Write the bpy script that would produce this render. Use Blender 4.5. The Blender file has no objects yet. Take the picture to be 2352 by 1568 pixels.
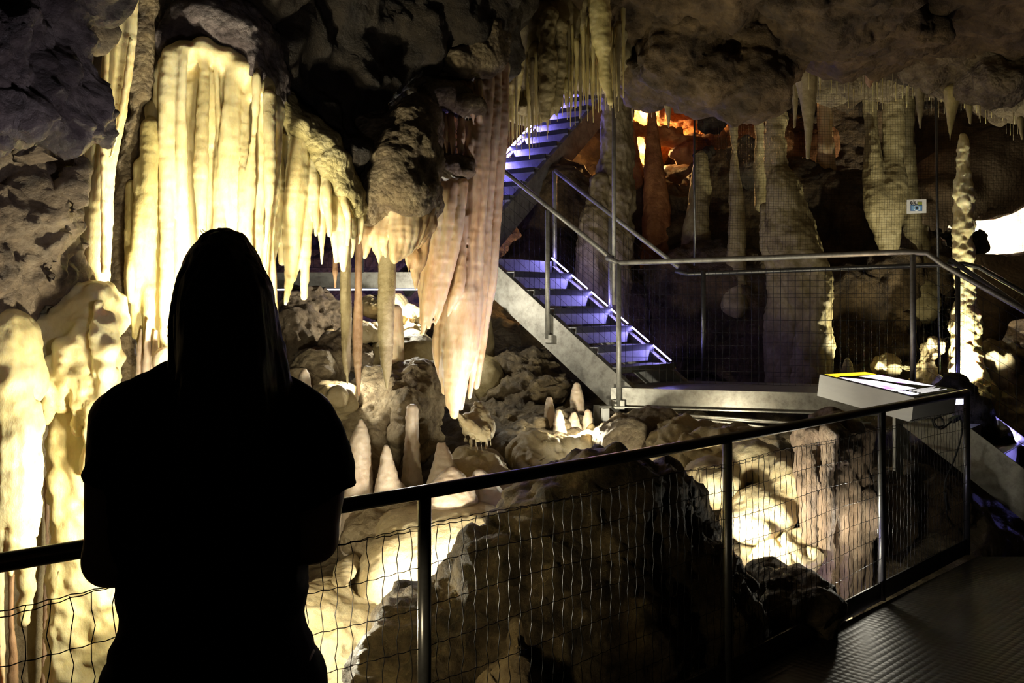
import bpy, math, random
import numpy as np
from mathutils import Vector
F = 2259.0; CH = 1.62; HY = 700.0
sc = bpy.context.scene
COL = sc.collection
rnd = random.Random(7)

def P(px, py, Y):
    return np.array([(px - 1176) * Y / F, Y, CH - (py - HY) * Y / F])

# ---------------------------------------------------------------- noise
def _hash(i, j, k, s):
    h = (i.astype(np.uint32) * np.uint32(374761393) + j.astype(np.uint32) * np.uint32(668265263)
         + k.astype(np.uint32) * np.uint32(2147483647) + np.uint32(s * 974711 + 13))
    h = (h ^ (h >> np.uint32(13))) * np.uint32(1274126177)
    h = (h ^ (h >> np.uint32(16))) * np.uint32(2246822519)
    h = h ^ (h >> np.uint32(15))
    return h.astype(np.float64) / 4294967295.0

def vnoise(p, s=0):
    p = np.asarray(p, float)
    i = np.floor(p).astype(np.int64); f = p - i
    u = f * f * f * (f * (f * 6 - 15) + 10)
    r = 0
    for a in (0, 1):
        for b in (0, 1):
            for c in (0, 1):
                w = (u[:, 0] if a else 1 - u[:, 0]) * (u[:, 1] if b else 1 - u[:, 1]) * (u[:, 2] if c else 1 - u[:, 2])
                r = r + w * _hash(i[:, 0] + a, i[:, 1] + b, i[:, 2] + c, s)
    return r * 2 - 1

def fbm(p, o=4, s=0, gain=.5):
    r = 0; a = 1.0; p = np.asarray(p, float)
    for q in range(o):
        r = r + a * vnoise(p, s + q); p = p * 2.03 + 17.3; a *= gain
    return r

def ridge(p, o=4, s=0):
    r = 0; a = 1.0; p = np.asarray(p, float)
    for q in range(o):
        r = r + a * (1 - np.abs(vnoise(p, s + q)) * 2); p = p * 2.07 + 9.1; a *= .5
    return r

def cells(p, s=0):
    p = np.asarray(p, float); i = np.floor(p).astype(np.int64); f = p - i
    d = np.full(len(p), 9.0)
    for a in (-1, 0, 1):
        for b in (-1, 0, 1):
            for c in (-1, 0, 1):
                x = i[:, 0] + a; y = i[:, 1] + b; z = i[:, 2] + c
                dx = a + _hash(x, y, z, s) - f[:, 0]
                dy = b + _hash(x, y, z, s + 1) - f[:, 1]
                dz = c + _hash(x, y, z, s + 2) - f[:, 2]
                d = np.minimum(d, dx * dx + dy * dy + dz * dz)
    return np.sqrt(d)

S3 = lambda *a: np.array(a)
def st_flow(p):
    return .008 * fbm(p * S3(11, 11, 2.2), 3) + .004 * vnoise(p * S3(5, 5, 5), 4) + .0022 * vnoise(p * S3(26, 26, 36), 5) + .0011 * vnoise(p * S3(10, 10, 95), 6)
def st_flow2(p):   # broader, ripply
    return .016 * fbm(p * S3(6, 6, 3), 3) + .006 * vnoise(p * S3(14, 14, 22), 5) + .003 * vnoise(p * S3(30, 30, 60), 6)
def st_mound(p):
    return st_flow2(p) + .012 * fbm(p * S3(15, 15, 15), 3, 8) + .006 * vnoise(p * S3(34, 34, 26), 9)
def st_knob(p):
    return .03 * fbm(p * 4, 3) + .020 * (0.6 - cells(p * 17)) + .008 * (.6 - cells(p * 38, 4))
def st_rock(p):
    return .075 * fbm(p * 2.6, 5, gain=.55) + .03 * ridge(p * 5, 3, 3)
def st_crag(p):
    q = p + .12 * np.stack([vnoise(p * 4, 31), vnoise(p * 4, 32), vnoise(p * 4, 33)], 1)
    c = cells(q * 3.4, 2); c2 = cells(q * 8, 6)
    return .09 * fbm(p * 2.1, 5, gain=.55) + .09 * (.55 - c) + .035 * (.55 - c2) + .02 * ridge(p * 9, 3, 8)
def st_pit(p):
    q = p + .09 * np.stack([fbm(p * 6, 3, 31), fbm(p * 6, 3, 35), fbm(p * 6, 3, 39)], 1)
    c = cells(q * S3(7, 7, 4.5), 2); c2 = cells(q * 15, 5)
    return .06 * fbm(p * 4, 4, gain=.6) - .085 * np.clip(1 - c / .36, 0, 1) ** .7 - .03 * np.clip(1 - c2 / .4, 0, 1) + .012 * ridge(p * 16, 2, 7)
def st_ceil(p):
    c = cells(p * 1.9, 2); c2 = cells(p * 4.6, 9)
    return .16 * fbm(p * 1.5, 5, gain=.52) + .10 * (.5 - c) + .05 * (.5 - c2) + .018 * ridge(p * 8, 3, 8)
def st_smooth(p):
    return .02 * fbm(p * 3, 3) + .004 * vnoise(p * S3(30, 30, 60), 5)

# ---------------------------------------------------------------- objects
def new_obj(name, v, polys, mat, parent=None, smooth=True, at='base'):
    """v (N,3) world coords; polys: (M,4) / (M,3) array or list of tuples."""
    v = np.asarray(v, float)
    if parent is not None:
        org = np.array(parent['_o'])
    else:
        lo, hi = v.min(0), v.max(0)
        org = (lo + hi) / 2; org[2] = hi[2] if at == 'top' else lo[2]
    me = bpy.data.meshes.new(name)
    w = v - org
    if isinstance(polys, np.ndarray):
        m, k = polys.shape
        me.vertices.add(len(w)); me.vertices.foreach_set('co', w.astype(np.float32).ravel())
        me.loops.add(m * k); me.loops.foreach_set('vertex_index', polys.astype(np.int32).ravel())
        me.polygons.add(m); me.polygons.foreach_set('loop_start', np.arange(0, m * k, k, dtype=np.int32))
        me.update(calc_edges=True)
    else:
        me.from_pydata([tuple(x) for x in w], [], polys); me.update()
    if smooth:
        me.polygons.foreach_set('use_smooth', np.ones(len(me.polygons), bool))
    o = bpy.data.objects.new(name, me); COL.objects.link(o)
    if mat: me.materials.append(mat)
    o['_o'] = org.tolist()
    if parent is not None: o.parent = parent; o.location = (0, 0, 0); o['_o'] = parent['_o']
    else: o.location = org
    return o

def tag(o, label=None, cat=None, group=None, kind=None):
    if label: o['label'] = label
    if cat: o['category'] = cat
    if group: o['group'] = group
    if kind: o['kind'] = kind
    return o

def empty(name, loc, label=None, cat=None, group=None):
    o = bpy.data.objects.new(name, None); COL.objects.link(o)
    o.location = loc; o['_o'] = list(map(float, loc)); o.empty_display_size = .1
    return tag(o, label, cat, group)

def catmull(pts, n):
    pts = np.asarray(pts, float)
    if len(pts) < 3:
        t = np.linspace(0, 1, n + 1)[:, None]; return pts[0] * (1 - t) + pts[-1] * t
    q = np.vstack([2 * pts[0] - pts[1], pts, 2 * pts[-1] - pts[-2]]); out = []
    for i in range(1, len(q) - 2):
        a, b, c, d = q[i - 1:i + 3]
        for t in np.linspace(0, 1, n, endpoint=False):
            out.append(.5 * (2 * b + (c - a) * t + (2 * a - 5 * b + 4 * c - d) * t * t + (3 * b - a - 3 * c + d) * t ** 3))
    out.append(pts[-1]); return np.array(out)

class Blob:
    """smooth union of round tubes and ellipsoids, meshed by surface nets"""
    def __init__(s, h=.012, k=.02): s.h = h; s.k = k; s.pr = []
    def tube(s, pts, k=None, n=4, world=False, flat=None):
        if world: q = np.asarray(pts, float)
        else: q = np.array([list(P(a, b, c)) + [r * c / F] for a, b, c, r in pts])
        q = catmull(q, n); q[:, 3] = np.maximum(q[:, 3], .002)
        s.pr.append(('t', q, s.k if k is None else k, flat)); return s
    def ell(s, px, py, Y, rx, ry, rd=None, k=None, rot=0):
        c = P(px, py, Y); r = np.array([rx * Y / F, rd if rd else min(rx, ry) * Y / F, ry * Y / F])
        s.pr.append(('e', c, r, s.k if k is None else k, rot)); return s
    def ellw(s, c, r, k=None, rot=0): s.pr.append(('e', np.array(c, float), np.array(r, float), s.k if k is None else k, rot)); return s
    def mesh(s, disp=None, clip=None):
        h = s.h; bb = []
        for p in s.pr:
            if p[0] == 't':
                r = p[1][:, 3].max(); bb.append((p[1][:, :3].min(0) - r, p[1][:, :3].max(0) + r))
            else:
                m = p[2].max(); r = p[2] if p[4] == 0 else np.array([m, p[2][1], m]); bb.append((p[1] - r, p[1] + r))
        lo = np.min([b[0] for b in bb], 0) - 4 * h; hi = np.max([b[1] for b in bb], 0) + 4 * h
        n = np.ceil((hi - lo) / h).astype(int) + 1
        D = np.full(n, .5)
        ax = [lo[a] + np.arange(n[a]) * h for a in range(3)]
        for p, b in zip(s.pr, bb):
            k = p[2] if p[0] == 't' else p[3]
            pad = k + 3 * h
            i0 = np.clip(np.floor((b[0] - pad - lo) / h).astype(int), 0, n - 1); i1 = np.clip(np.ceil((b[1] + pad - lo) / h).astype(int) + 1, 1, n)
            sl = tuple(slice(i0[a], i1[a]) for a in range(3))
            X = ax[0][sl[0]][:, None, None]; Yv = ax[1][sl[1]][None, :, None]; Z = ax[2][sl[2]][None, None, :]
            if p[0] == 't':
                d = None; fl = p[3]
                for a, c in zip(p[1][:-1], p[1][1:]):
                    yy = Yv; ay, cy = a[1], c[1]
                    if fl: yy = Yv / fl; ay /= fl; cy /= fl
                    bx, by, bz = c[0] - a[0], cy - ay, c[2] - a[2]; L = bx * bx + by * by + bz * bz + 1e-9
                    t = np.clip(((X - a[0]) * bx + (yy - ay) * by + (Z - a[2]) * bz) / L, 0, 1)
                    e = np.sqrt((X - a[0] - t * bx) ** 2 + (yy - ay - t * by) ** 2 + (Z - a[2] - t * bz) ** 2) - (a[3] + t * (c[3] - a[3]))
                    d = e if d is None else np.minimum(d, e)
                if fl: d = d * min(1, fl) ** .5
            else:
                dx = X - p[1][0]; dz = Z - p[1][2]
                if p[4]:
                    ca, sa = math.cos(p[4]), math.sin(p[4]); dx, dz = dx * ca + dz * sa, -dx * sa + dz * ca
                r = p[2]; dy = Yv - p[1][1]
                k0 = np.sqrt((dx / r[0]) ** 2 + (dy / r[1]) ** 2 + (dz / r[2]) ** 2); k1 = np.sqrt((dx / r[0] ** 2) ** 2 + (dy / r[1] ** 2) ** 2 + (dz / r[2] ** 2) ** 2) + 1e-9
                d = np.where(k0 < 1e-4, -r.min(), k0 * (k0 - 1) / k1)
            A = D[sl]
            if k > 0:
                q = np.clip(.5 + .5 * (A - d) / k, 0, 1); D[sl] = A + (d - A) * q - k * q * (1 - q)
            else: D[sl] = np.minimum(A, d)
        if clip: D = clip(D, ax[0][:, None, None], ax[1][None, :, None], ax[2][None, None, :])
        v, f = nets(D, lo, h)
        if disp is not None: v = displace(v, f, disp)
        return v, f

def vnormals(v, f):
    n = np.zeros_like(v)
    a = v[f[:, 2]] - v[f[:, 0]]; b = v[f[:, -1]] - v[f[:, 1]]; c = np.cross(a, b)
    for q in range(f.shape[1]):
        for d in range(3): n[:, d] += np.bincount(f[:, q], c[:, d], len(v))
    return n / (np.linalg.norm(n, axis=1)[:, None] + 1e-12)

def displace(v, f, fn): return v + vnormals(v, f) * fn(v)[:, None]

def nets(D, lo, h):
    s = D < 0; nx, ny, nz = D.shape
    cnt = np.zeros((nx - 1, ny - 1, nz - 1), np.int8)
    for a in (0, 1):
        for b in (0, 1):
            for c in (0, 1): cnt += s[a:nx - 1 + a, b:ny - 1 + b, c:nz - 1 + c]
    ii, jj, kk = np.nonzero((cnt > 0) & (cnt < 8))
    idx = np.full(cnt.shape, -1, np.int64); idx[ii, jj, kk] = np.arange(len(ii))
    acc = np.zeros((len(ii), 3)); num = np.zeros(len(ii))
    co = [(a, b, c) for a in (0, 1) for b in (0, 1) for c in (0, 1)]
    for u in co:
        for d in range(3):
            if u[d] == 0:
                w = list(u); w[d] = 1
                A = D[ii + u[0], jj + u[1], kk + u[2]]; B = D[ii + w[0], jj + w[1], kk + w[2]]
                m = (A < 0) != (B < 0); t = np.where(m, A / np.where(m, A - B, 1), 0)
                q = np.zeros((len(ii), 3)); q += u; q[:, d] += t
                acc += q * m[:, None]; num += m
    v = lo + h * (np.stack([ii, jj, kk], 1) + acc / num[:, None])
    F4 = []
    for d in range(3):
        a = [slice(None)] * 3; b = [slice(None)] * 3; a[d] = slice(0, -1); b[d] = slice(1, None)
        A = s[tuple(a)]; B = s[tuple(b)]; x = np.stack(np.nonzero(A != B), 1)
        e1, e2 = [(1, 2), (2, 0), (0, 1)][d]
        x = x[(x[:, e1] > 0) & (x[:, e2] > 0) & (x[:, e1] < D.shape[e1] - 1) & (x[:, e2] < D.shape[e2] - 1)]
        ins = s[x[:, 0], x[:, 1], x[:, 2]]
        def cid(o1, o2):
            y = x.copy(); y[:, e1] += o1; y[:, e2] += o2; return idx[y[:, 0], y[:, 1], y[:, 2]]
        q = np.stack([cid(-1, -1), cid(0, -1), cid(0, 0), cid(-1, 0)], 1)
        q[~ins] = q[~ins][:, ::-1]; F4.append(q)
    f = np.vstack(F4)
    return v, f[(f >= 0).all(1)]

def blob_obj(b, name, mat, disp=None, parent=None, clip=None, at='base'):
    v, f = b.mesh(disp, clip); return new_obj(name, v, f, mat, parent, at=at)

def sheet(ctrl, nu, nv, name, mat, disp=None, flip=False):
    g = np.array([[P(*c) for c in row] for row in ctrl])
    rows = np.array([catmull(r, nu) for r in g]); full = np.stack([catmull(rows[:, j], nv) for j in range(rows.shape[1])], 1)
    R, C = full.shape[:2]; v = full.reshape(-1, 3)
    i = np.arange(R - 1)[:, None] * C + np.arange(C - 1)[None]; i = i.ravel()
    f = np.stack([i, i + 1, i + C + 1, i + C], 1)
    if flip: f = f[:, ::-1]
    if disp is not None: v = displace(v, f, disp)
    return tag(new_obj(name, v, f, mat), kind='structure')

class MB:
    def __init__(s): s.v = []; s.f = []
    def box(s, c, ux, uy, uz):
        """centre and three half-axis vectors"""
        c, ux, uy, uz = map(lambda a: np.array(a, float), (c, ux, uy, uz)); b = len(s.v)
        for k in (-1, 1):
            for j in (-1, 1):
                for i in (-1, 1): s.v.append(c + i * ux + j * uy + k * uz)
        for q in ((0, 2, 3, 1), (4, 5, 7, 6), (0, 1, 5, 4), (2, 6, 7, 3), (0, 4, 6, 2), (1, 3, 7, 5)): s.f.append(tuple(b + x for x in q))
        return s
    def bar(s, a, b, w, h, up=(0, 0, 1)):
        a = np.array(a, float); b = np.array(b, float); d = b - a; L = np.linalg.norm(d); d /= L
        u = np.array(up, float); x = np.cross(d, u); x /= np.linalg.norm(x); u = np.cross(x, d)
        return s.box((a + b) / 2, d * L / 2, x * w / 2, u * h / 2)
    def prism(s, poly, z0, z1):
        b = len(s.v); n = len(poly)
        for z in (z0, z1):
            for p in poly: s.v.append(np.array([p[0], p[1], z]))
        s.f.append(tuple(b + n - 1 - i for i in range(n))); s.f.append(tuple(b + n + i for i in range(n)))
        for i in range(n): j = (i + 1) % n; s.f.append((b + i, b + j, b + n + j, b + n + i))
        return s
    def tube(s, pts, r, k=8, cap=True):
        pts = np.asarray(pts, float); n = len(pts); b = len(s.v)
        rr = np.full(n, r) if np.isscalar(r) else np.asarray(r)
        T = np.gradient(pts, axis=0); T /= np.linalg.norm(T, axis=1)[:, None] + 1e-12
        ref = np.array([0, 0, 1.]) if abs(T[:, 2]).mean() < .8 else np.array([0, 1., 0])
        for i in range(n):
            x = np.cross(ref, T[i]); x /= np.linalg.norm(x) + 1e-12; y = np.cross(T[i], x)
            for j in range(k):
                a = 2 * math.pi * j / k; s.v.append(pts[i] + rr[i] * (math.cos(a) * x + math.sin(a) * y))
        for i in range(n - 1):
            for j in range(k):
                q = (j + 1) % k; s.f.append((b + i * k + j, b + i * k + q, b + (i + 1) * k + q, b + (i + 1) * k + j))
        if cap: s.f.append(tuple(b + k - 1 - j for j in range(k))); s.f.append(tuple(b + (n - 1) * k + j for j in range(k)))
        return s
    def build(s, name, mat, parent=None, smooth=False, at='base'): return new_obj(name, np.array(s.v), s.f, mat, parent, smooth, at)

# ---------------------------------------------------------------- materials
def M(name, cols, rough=.5, scale=4.0, detail=8, bump=.3, bscale=30, metal=0, sss=0, spec=.5, vor=0, stretch=(1, 1, 1), pos=(.3, .7), coat=0, streak=0):
    m = bpy.data.materials.new(name); m.use_nodes = True; nt = m.node_tree; N = nt.nodes; L = nt.links
    b = N['Principled BSDF']; b.inputs['Roughness'].default_value = rough; b.inputs['Metallic'].default_value = metal
    b.inputs['Specular IOR Level'].default_value = spec
    geo = N.new('ShaderNodeNewGeometry'); mp = N.new('ShaderNodeMapping'); mp.inputs['Scale'].default_value = stretch
    L.new(geo.outputs['Position'], mp.inputs['Vector'])
    nz = N.new('ShaderNodeTexNoise'); nz.inputs['Scale'].default_value = scale; nz.inputs['Detail'].default_value = detail; nz.inputs['Roughness'].default_value = .72
    L.new(mp.outputs[0], nz.inputs['Vector'])
    cr = N.new('ShaderNodeValToRGB'); e = cr.color_ramp.elements
    e[0].position = pos[0]; e[0].color = (*cols[0], 1); e[1].position = pos[1]; e[1].color = (*cols[-1], 1)
    for i, c in enumerate(cols[1:-1]):
        q = cr.color_ramp.elements.new(pos[0] + (pos[1] - pos[0]) * (i + 1) / (len(cols) - 1)); q.color = (*c, 1)
    L.new(nz.outputs['Fac'], cr.inputs['Fac']); L.new(cr.outputs['Color'], b.inputs['Base Color'])
    if sss:
        b.inputs['Subsurface Weight'].default_value = sss; b.inputs['Subsurface Radius'].default_value = (1, .55, .22); b.inputs['Subsurface Scale'].default_value = .03
    if coat: b.inputs['Coat Weight'].default_value = coat; b.inputs['Coat Roughness'].default_value = .25
    if bump:
        n2 = N.new('ShaderNodeTexNoise'); n2.inputs['Scale'].default_value = bscale; n2.inputs['Detail'].default_value = 8; n2.inputs['Roughness'].default_value = .72
        L.new(mp.outputs[0], n2.inputs['Vector']); h = n2.outputs['Fac']
        if vor:
            v = N.new('ShaderNodeTexVoronoi'); v.inputs['Scale'].default_value = vor; L.new(mp.outputs[0], v.inputs['Vector'])
            ma = N.new('ShaderNodeMath'); ma.operation = 'MULTIPLY_ADD'; ma.inputs[1].default_value = -.7; L.new(v.outputs['Distance'], ma.inputs[0]); L.new(h, ma.inputs[2]); h = ma.outputs[0]
        bp = N.new('ShaderNodeBump'); bp.inputs['Strength'].default_value = bump; bp.inputs['Distance'].default_value = .05 if vor else .03
        L.new(h, bp.inputs['Height']); L.new(bp.outputs[0], b.inputs['Normal'])
    return m

def EM(name, col, st):
    m = bpy.data.materials.new(name); m.use_nodes = True; nt = m.node_tree; nt.nodes.clear()
    e = nt.nodes.new('ShaderNodeEmission'); e.inputs[0].default_value = (*col, 1); e.inputs[1].default_value = st
    o = nt.nodes.new('ShaderNodeOutputMaterial'); nt.links.new(e.outputs[0], o.inputs[0]); return m

CAL = M('calcite_cream', [(.50, .38, .15), (.72, .60, .30), (.80, .72, .46)], .42, 5, bump=.25, bscale=45, sss=.35, stretch=(1, 1, .45), pos=(.28, .68))
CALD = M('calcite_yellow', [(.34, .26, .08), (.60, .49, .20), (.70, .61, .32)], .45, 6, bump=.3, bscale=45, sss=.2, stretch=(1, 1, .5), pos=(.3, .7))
CALO = M('calcite_orange', [(.60, .35, .15), (.74, .53, .29), (.80, .66, .44)], .4, 7, bump=.2, bscale=50, sss=.4, stretch=(1, 1, .25), pos=(.32, .66))
CALP = M('calcite_pale', [(.40, .27, .17), (.54, .43, .32), (.62, .53, .43)], .38, 4, bump=.22, bscale=40, sss=.3, pos=(.3, .65))
CALW = M('calcite_rock', [(.34, .25, .12), (.48, .38, .21), (.58, .49, .31)], .42, 4, bump=.5, bscale=30, sss=.15, pos=(.3, .65))
TRNK = M('rock_fluted', [(.10, .065, .04), (.24, .165, .105), (.36, .275, .19)], .5, 7, bump=.8, bscale=26, vor=22, stretch=(1, 1, .3))
SMB = M('rock_smooth_brown', [(.13, .085, .05), (.24, .165, .10), (.34, .25, .16)], .6, 3, bump=.5, bscale=22, vor=30)
CARD = M('sign_card', [(.50, .47, .44), (.56, .53, .5)], .6, 9, bump=0)
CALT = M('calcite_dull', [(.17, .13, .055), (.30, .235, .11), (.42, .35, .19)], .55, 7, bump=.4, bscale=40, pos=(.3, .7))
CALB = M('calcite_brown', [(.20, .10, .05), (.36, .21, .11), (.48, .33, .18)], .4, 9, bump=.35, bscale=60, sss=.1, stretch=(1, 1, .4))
KNOB = M('knobbly_brown', [(.09, .06, .03), (.20, .145, .075), (.34, .27, .15)], .5, 7, bump=.7, bscale=35, vor=38, pos=(.36, .66))
KNOBY = M('knobbly_yellow', [(.24, .19, .06), (.46, .38, .16), (.60, .52, .27)], .5, 6, bump=.7, bscale=35, vor=38, pos=(.36, .66))
PURP = M('rock_purple', [(.05, .038, .035), (.13, .10, .095), (.27, .22, .20)], .4, 4, bump=.8, bscale=22, vor=25, pos=(.36, .66))
TAN = M('rock_tan', [(.16, .11, .06), (.34, .26, .15), (.52, .42, .27)], .55, 5, bump=.8, bscale=24, vor=20, pos=(.36, .66))
PITR = M('rock_pitted', [(.10, .07, .045), (.26, .19, .12), (.40, .32, .22)], .55, 5, bump=.8, bscale=24, vor=20, pos=(.36, .66))
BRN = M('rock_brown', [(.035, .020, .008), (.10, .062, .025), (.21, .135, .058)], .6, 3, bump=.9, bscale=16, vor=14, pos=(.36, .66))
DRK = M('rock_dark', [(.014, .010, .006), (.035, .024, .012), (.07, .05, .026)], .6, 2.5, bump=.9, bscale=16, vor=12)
BOUL = M('rock_boulder', [(.03, .022, .012), (.15, .11, .06), (.34, .26, .14)], .5, 4.5, bump=1, bscale=18, vor=16, pos=(.36, .66))
ORG = M('rock_orange', [(.28, .10, .03), (.46, .19, .06), (.60, .28, .10)], .6, 3, bump=.8, bscale=16, vor=12, pos=(.36, .66))
GRND = M('cave_ground', [(.08, .06, .035), (.20, .15, .085), (.33, .26, .15)], .45, 4, bump=.9, bscale=18, vor=18, pos=(.36, .66))
GALV = M('galvanised_steel', [(.22, .21, .19), (.34, .33, .30), (.42, .41, .38)], .5, 12, bump=.05, bscale=60, metal=.6, pos=(.35, .65))
STEEL = M('dull_steel', [(.10, .10, .10), (.17, .17, .17)], .35, 20, bump=.04, bscale=80, metal=.8)
BLACKM = M('black_pipe', [(.02, .02, .02), (.035, .035, .035)], .28, 20, bump=.03, bscale=80, metal=.6)
WIRE = M('fence_wire', [(.014, .014, .015), (.024, .024, .026)], .36, 20, bump=0, metal=.9)
PLATE = M('stair_plate', [(.30, .30, .32), (.45, .45, .47)], .4, 25, bump=.2, bscale=120, metal=.4)
RUBBER = M('black_rubber', [(.012, .012, .012), (.02, .02, .02)], .6, 9, bump=0)
WHITE = M('white_board', [(.78, .78, .76), (.86, .86, .84)], .5, 6, bump=.03, bscale=30, stretch=(1, 1, 6))
GREENB = M('dark_green_box', [(.02, .05, .02), (.03, .08, .03)], .5, 6, bump=0)
SKIN = M('skin', [(.42, .24, .16), (.52, .31, .22)], .5, 14, bump=.08, bscale=120, sss=.1)
TEE = M('black_cotton', [(.008, .008, .008), (.013, .013, .013)], .9, 30, bump=.15, bscale=300, spec=.2)
JEAN = M('dark_denim', [(.01, .011, .014), (.02, .021, .026)], .85, 30, bump=.15, bscale=300, spec=.2)
HAIR = M('dark_hair', [(.006, .004, .003), (.014, .009, .006)], .45, 30, bump=.3, bscale=60, stretch=(3, 3, .12))
LED = EM('led_blue', (.34, .30, 1.0), 85)
LEDT = EM('led_blue_far', (.26, .22, 1.0), 130)
# ================================================================ SETTING
RAIL = [(-2.1, 1.25), (-1.25, 2.065), (-.267, 3.0), (.92, 4.2), (2.03, 5.4), (2.96, 6.4)]
# walkway plate under the viewer
m = MB().prism([(-2.1, 1.18), (2.99, 6.33), (5.6, 6.33), (5.6, -1.5), (-2.1, -1.5)], -.05, 0)
PLATEF = M('checker_plate', [(.02, .018, .016), (.045, .04, .035)], .42, 6, bump=0, metal=.5)
def checker(mat):
    nt = mat.node_tree; N = nt.nodes; L = nt.links; b = N['Principled BSDF']
    g = N.new('ShaderNodeNewGeometry'); mp = N.new('ShaderNodeMapping'); mp.inputs['Rotation'].default_value = (0, 0, .79); mp.inputs['Scale'].default_value = (26, 26, 0)
    L.new(g.outputs['Position'], mp.inputs[0])
    w = N.new('ShaderNodeTexVoronoi'); w.inputs['Scale'].default_value = 1; w.inputs['Randomness'].default_value = .05; L.new(mp.outputs[0], w.inputs['Vector'])
    bp = N.new('ShaderNodeBump'); bp.inputs['Strength'].default_value = .5; bp.inputs['Distance'].default_value = .008; bp.invert = True
    L.new(w.outputs['Distance'], bp.inputs['Height']); L.new(bp.outputs[0], b.inputs['Normal'])
checker(PLATEF)
tag(m.build('floor', PLATEF), kind='structure')

# pit ground (height field through measured points)
gp = [(-3, 3, -.6), (-1.5, 2.6, -.65), (0, 3.6, -.75), (2, 5, -.75), (4, 6, -.6), (5.5, 6.4, -.5), (-2.5, 4.5, -.5), (-4, 6, .3), (6, 9, .6), (6, 12, 1.2), (-4, 10, 1.2)]
for a, b, c in [(750, 1520, 5.4), (830, 1260, 6.4), (1100, 1180, 6.7), (1300, 1012, 7.6), (1200, 1075, 7.2), (1500, 1010, 7.7), (1700, 975, 8.0),
                (1800, 1310, 5.9), (1900, 1420, 5.5), (1000, 900, 8.6), (800, 790, 9.4), (1600, 900, 10), (1600, 860, 11), (2200, 915, 8.8),
                (2100, 1160, 7), (1150, 900, 8.6), (950, 700, 11.5), (1250, 560, 13), (1700, 830, 11.5), (2300, 760, 10.5)]:
    gp.append(tuple(P(a, b, c)))
gp = np.array(gp)
def _tps(d): return np.where(d > 1e-6, d * d * np.log(d + 1e-9), 0)
_n = len(gp); _d = np.linalg.norm(gp[:, None, :2] - gp[None, :, :2], axis=2)
_A = np.zeros((_n + 3, _n + 3)); _A[:_n, :_n] = _tps(_d) + np.eye(_n) * .6; _A[:_n, _n] = 1; _A[:_n, _n + 1:] = gp[:, :2]; _A[_n:, :_n] = _A[:_n, _n:].T
_w = np.linalg.solve(_A, np.r_[gp[:, 2], 0, 0, 0])
def gz(x, y):
    x = np.atleast_1d(np.asarray(x, float)); y = np.atleast_1d(np.asarray(y, float))
    d = np.sqrt((x[:, None] - gp[None, :, 0]) ** 2 + (y[:, None] - gp[None, :, 1]) ** 2)
    return _tps(d) @ _w[:_n] + _w[_n] + _w[_n + 1] * x + _w[_n + 2] * y
gx = np.linspace(-4.2, 6.8, 330); gy = np.linspace(2.2, 13.5, 330)
X, Yg = np.meshgrid(gx, gy); xy = np.stack([X.ravel(), Yg.ravel()], 1)
z = gz(xy[:, 0], xy[:, 1])
z = np.minimum(z, np.where(xy[:, 1] - xy[:, 0] < 3.35, -.35, 9))      # keep below the walkway
v = np.c_[xy, z]; i = (np.arange(329)[:, None] * 330 + np.arange(329)[None]).ravel(); f = np.stack([i, i + 1, i + 331, i + 330], 1)
v[:, 2] += .10 * fbm(v * 1.6, 5) + .05 * ridge(v * 3.2, 4, 4) - .02
tag(new_obj('ground', v, f, GRND), kind='structure')
def onground(px, py, Y): p = P(px, py, Y); p[2] = float(gz(p[0], p[1])[0]); return p

# back wall, left wall, ceilings
sheet([[(400, -200, 13.5), (900, -200, 14), (1400, -200, 14.5), (1900, -200, 14.5), (2700, -200, 13)],
       [(400, 250, 13.5), (900, 250, 14), (1400, 250, 14.5), (1900, 250, 14), (2700, 250, 12.5)],
       [(400, 500, 12.8), (900, 500, 13.2), (1400, 480, 13.8), (1900, 480, 13), (2700, 500, 12)],
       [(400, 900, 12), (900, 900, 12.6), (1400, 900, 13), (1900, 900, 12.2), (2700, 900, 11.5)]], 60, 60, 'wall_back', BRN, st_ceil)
sheet([[(-500, -300, 2.6), (-150, -300, 3.9), (200, -300, 5.2), (560, -300, 6.0), (760, -300, 6.6)],
       [(-500, 300, 2.6), (-150, 300, 4.0), (200, 300, 5.2), (480, 300, 5.6), (600, 300, 6.2)],
       [(-500, 900, 2.8), (-150, 900, 4.2), (200, 900, 5.2), (450, 900, 5.6), (560, 900, 6.2)],
       [(-500, 1800, 2.8), (-150, 1800, 4.2), (200, 1800, 4.9), (400, 1800, 5.2), (500, 1800, 5.6)]], 50, 50, 'wall_left', TAN, st_rock)
sheet([[(6200, -200, 3), (6200, 700, 3), (6200, 2200, 3)], [(3600, -200, 6), (3500, 700, 6), (3400, 1500, 6)], [(2750, -100, 9.5), (2700, 600, 9.5), (2650, 1200, 9)], [(2520, -100, 13), (2500, 500, 13), (2480, 1000, 12)]], 30, 40, 'wall_right', BRN, st_ceil)
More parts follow.
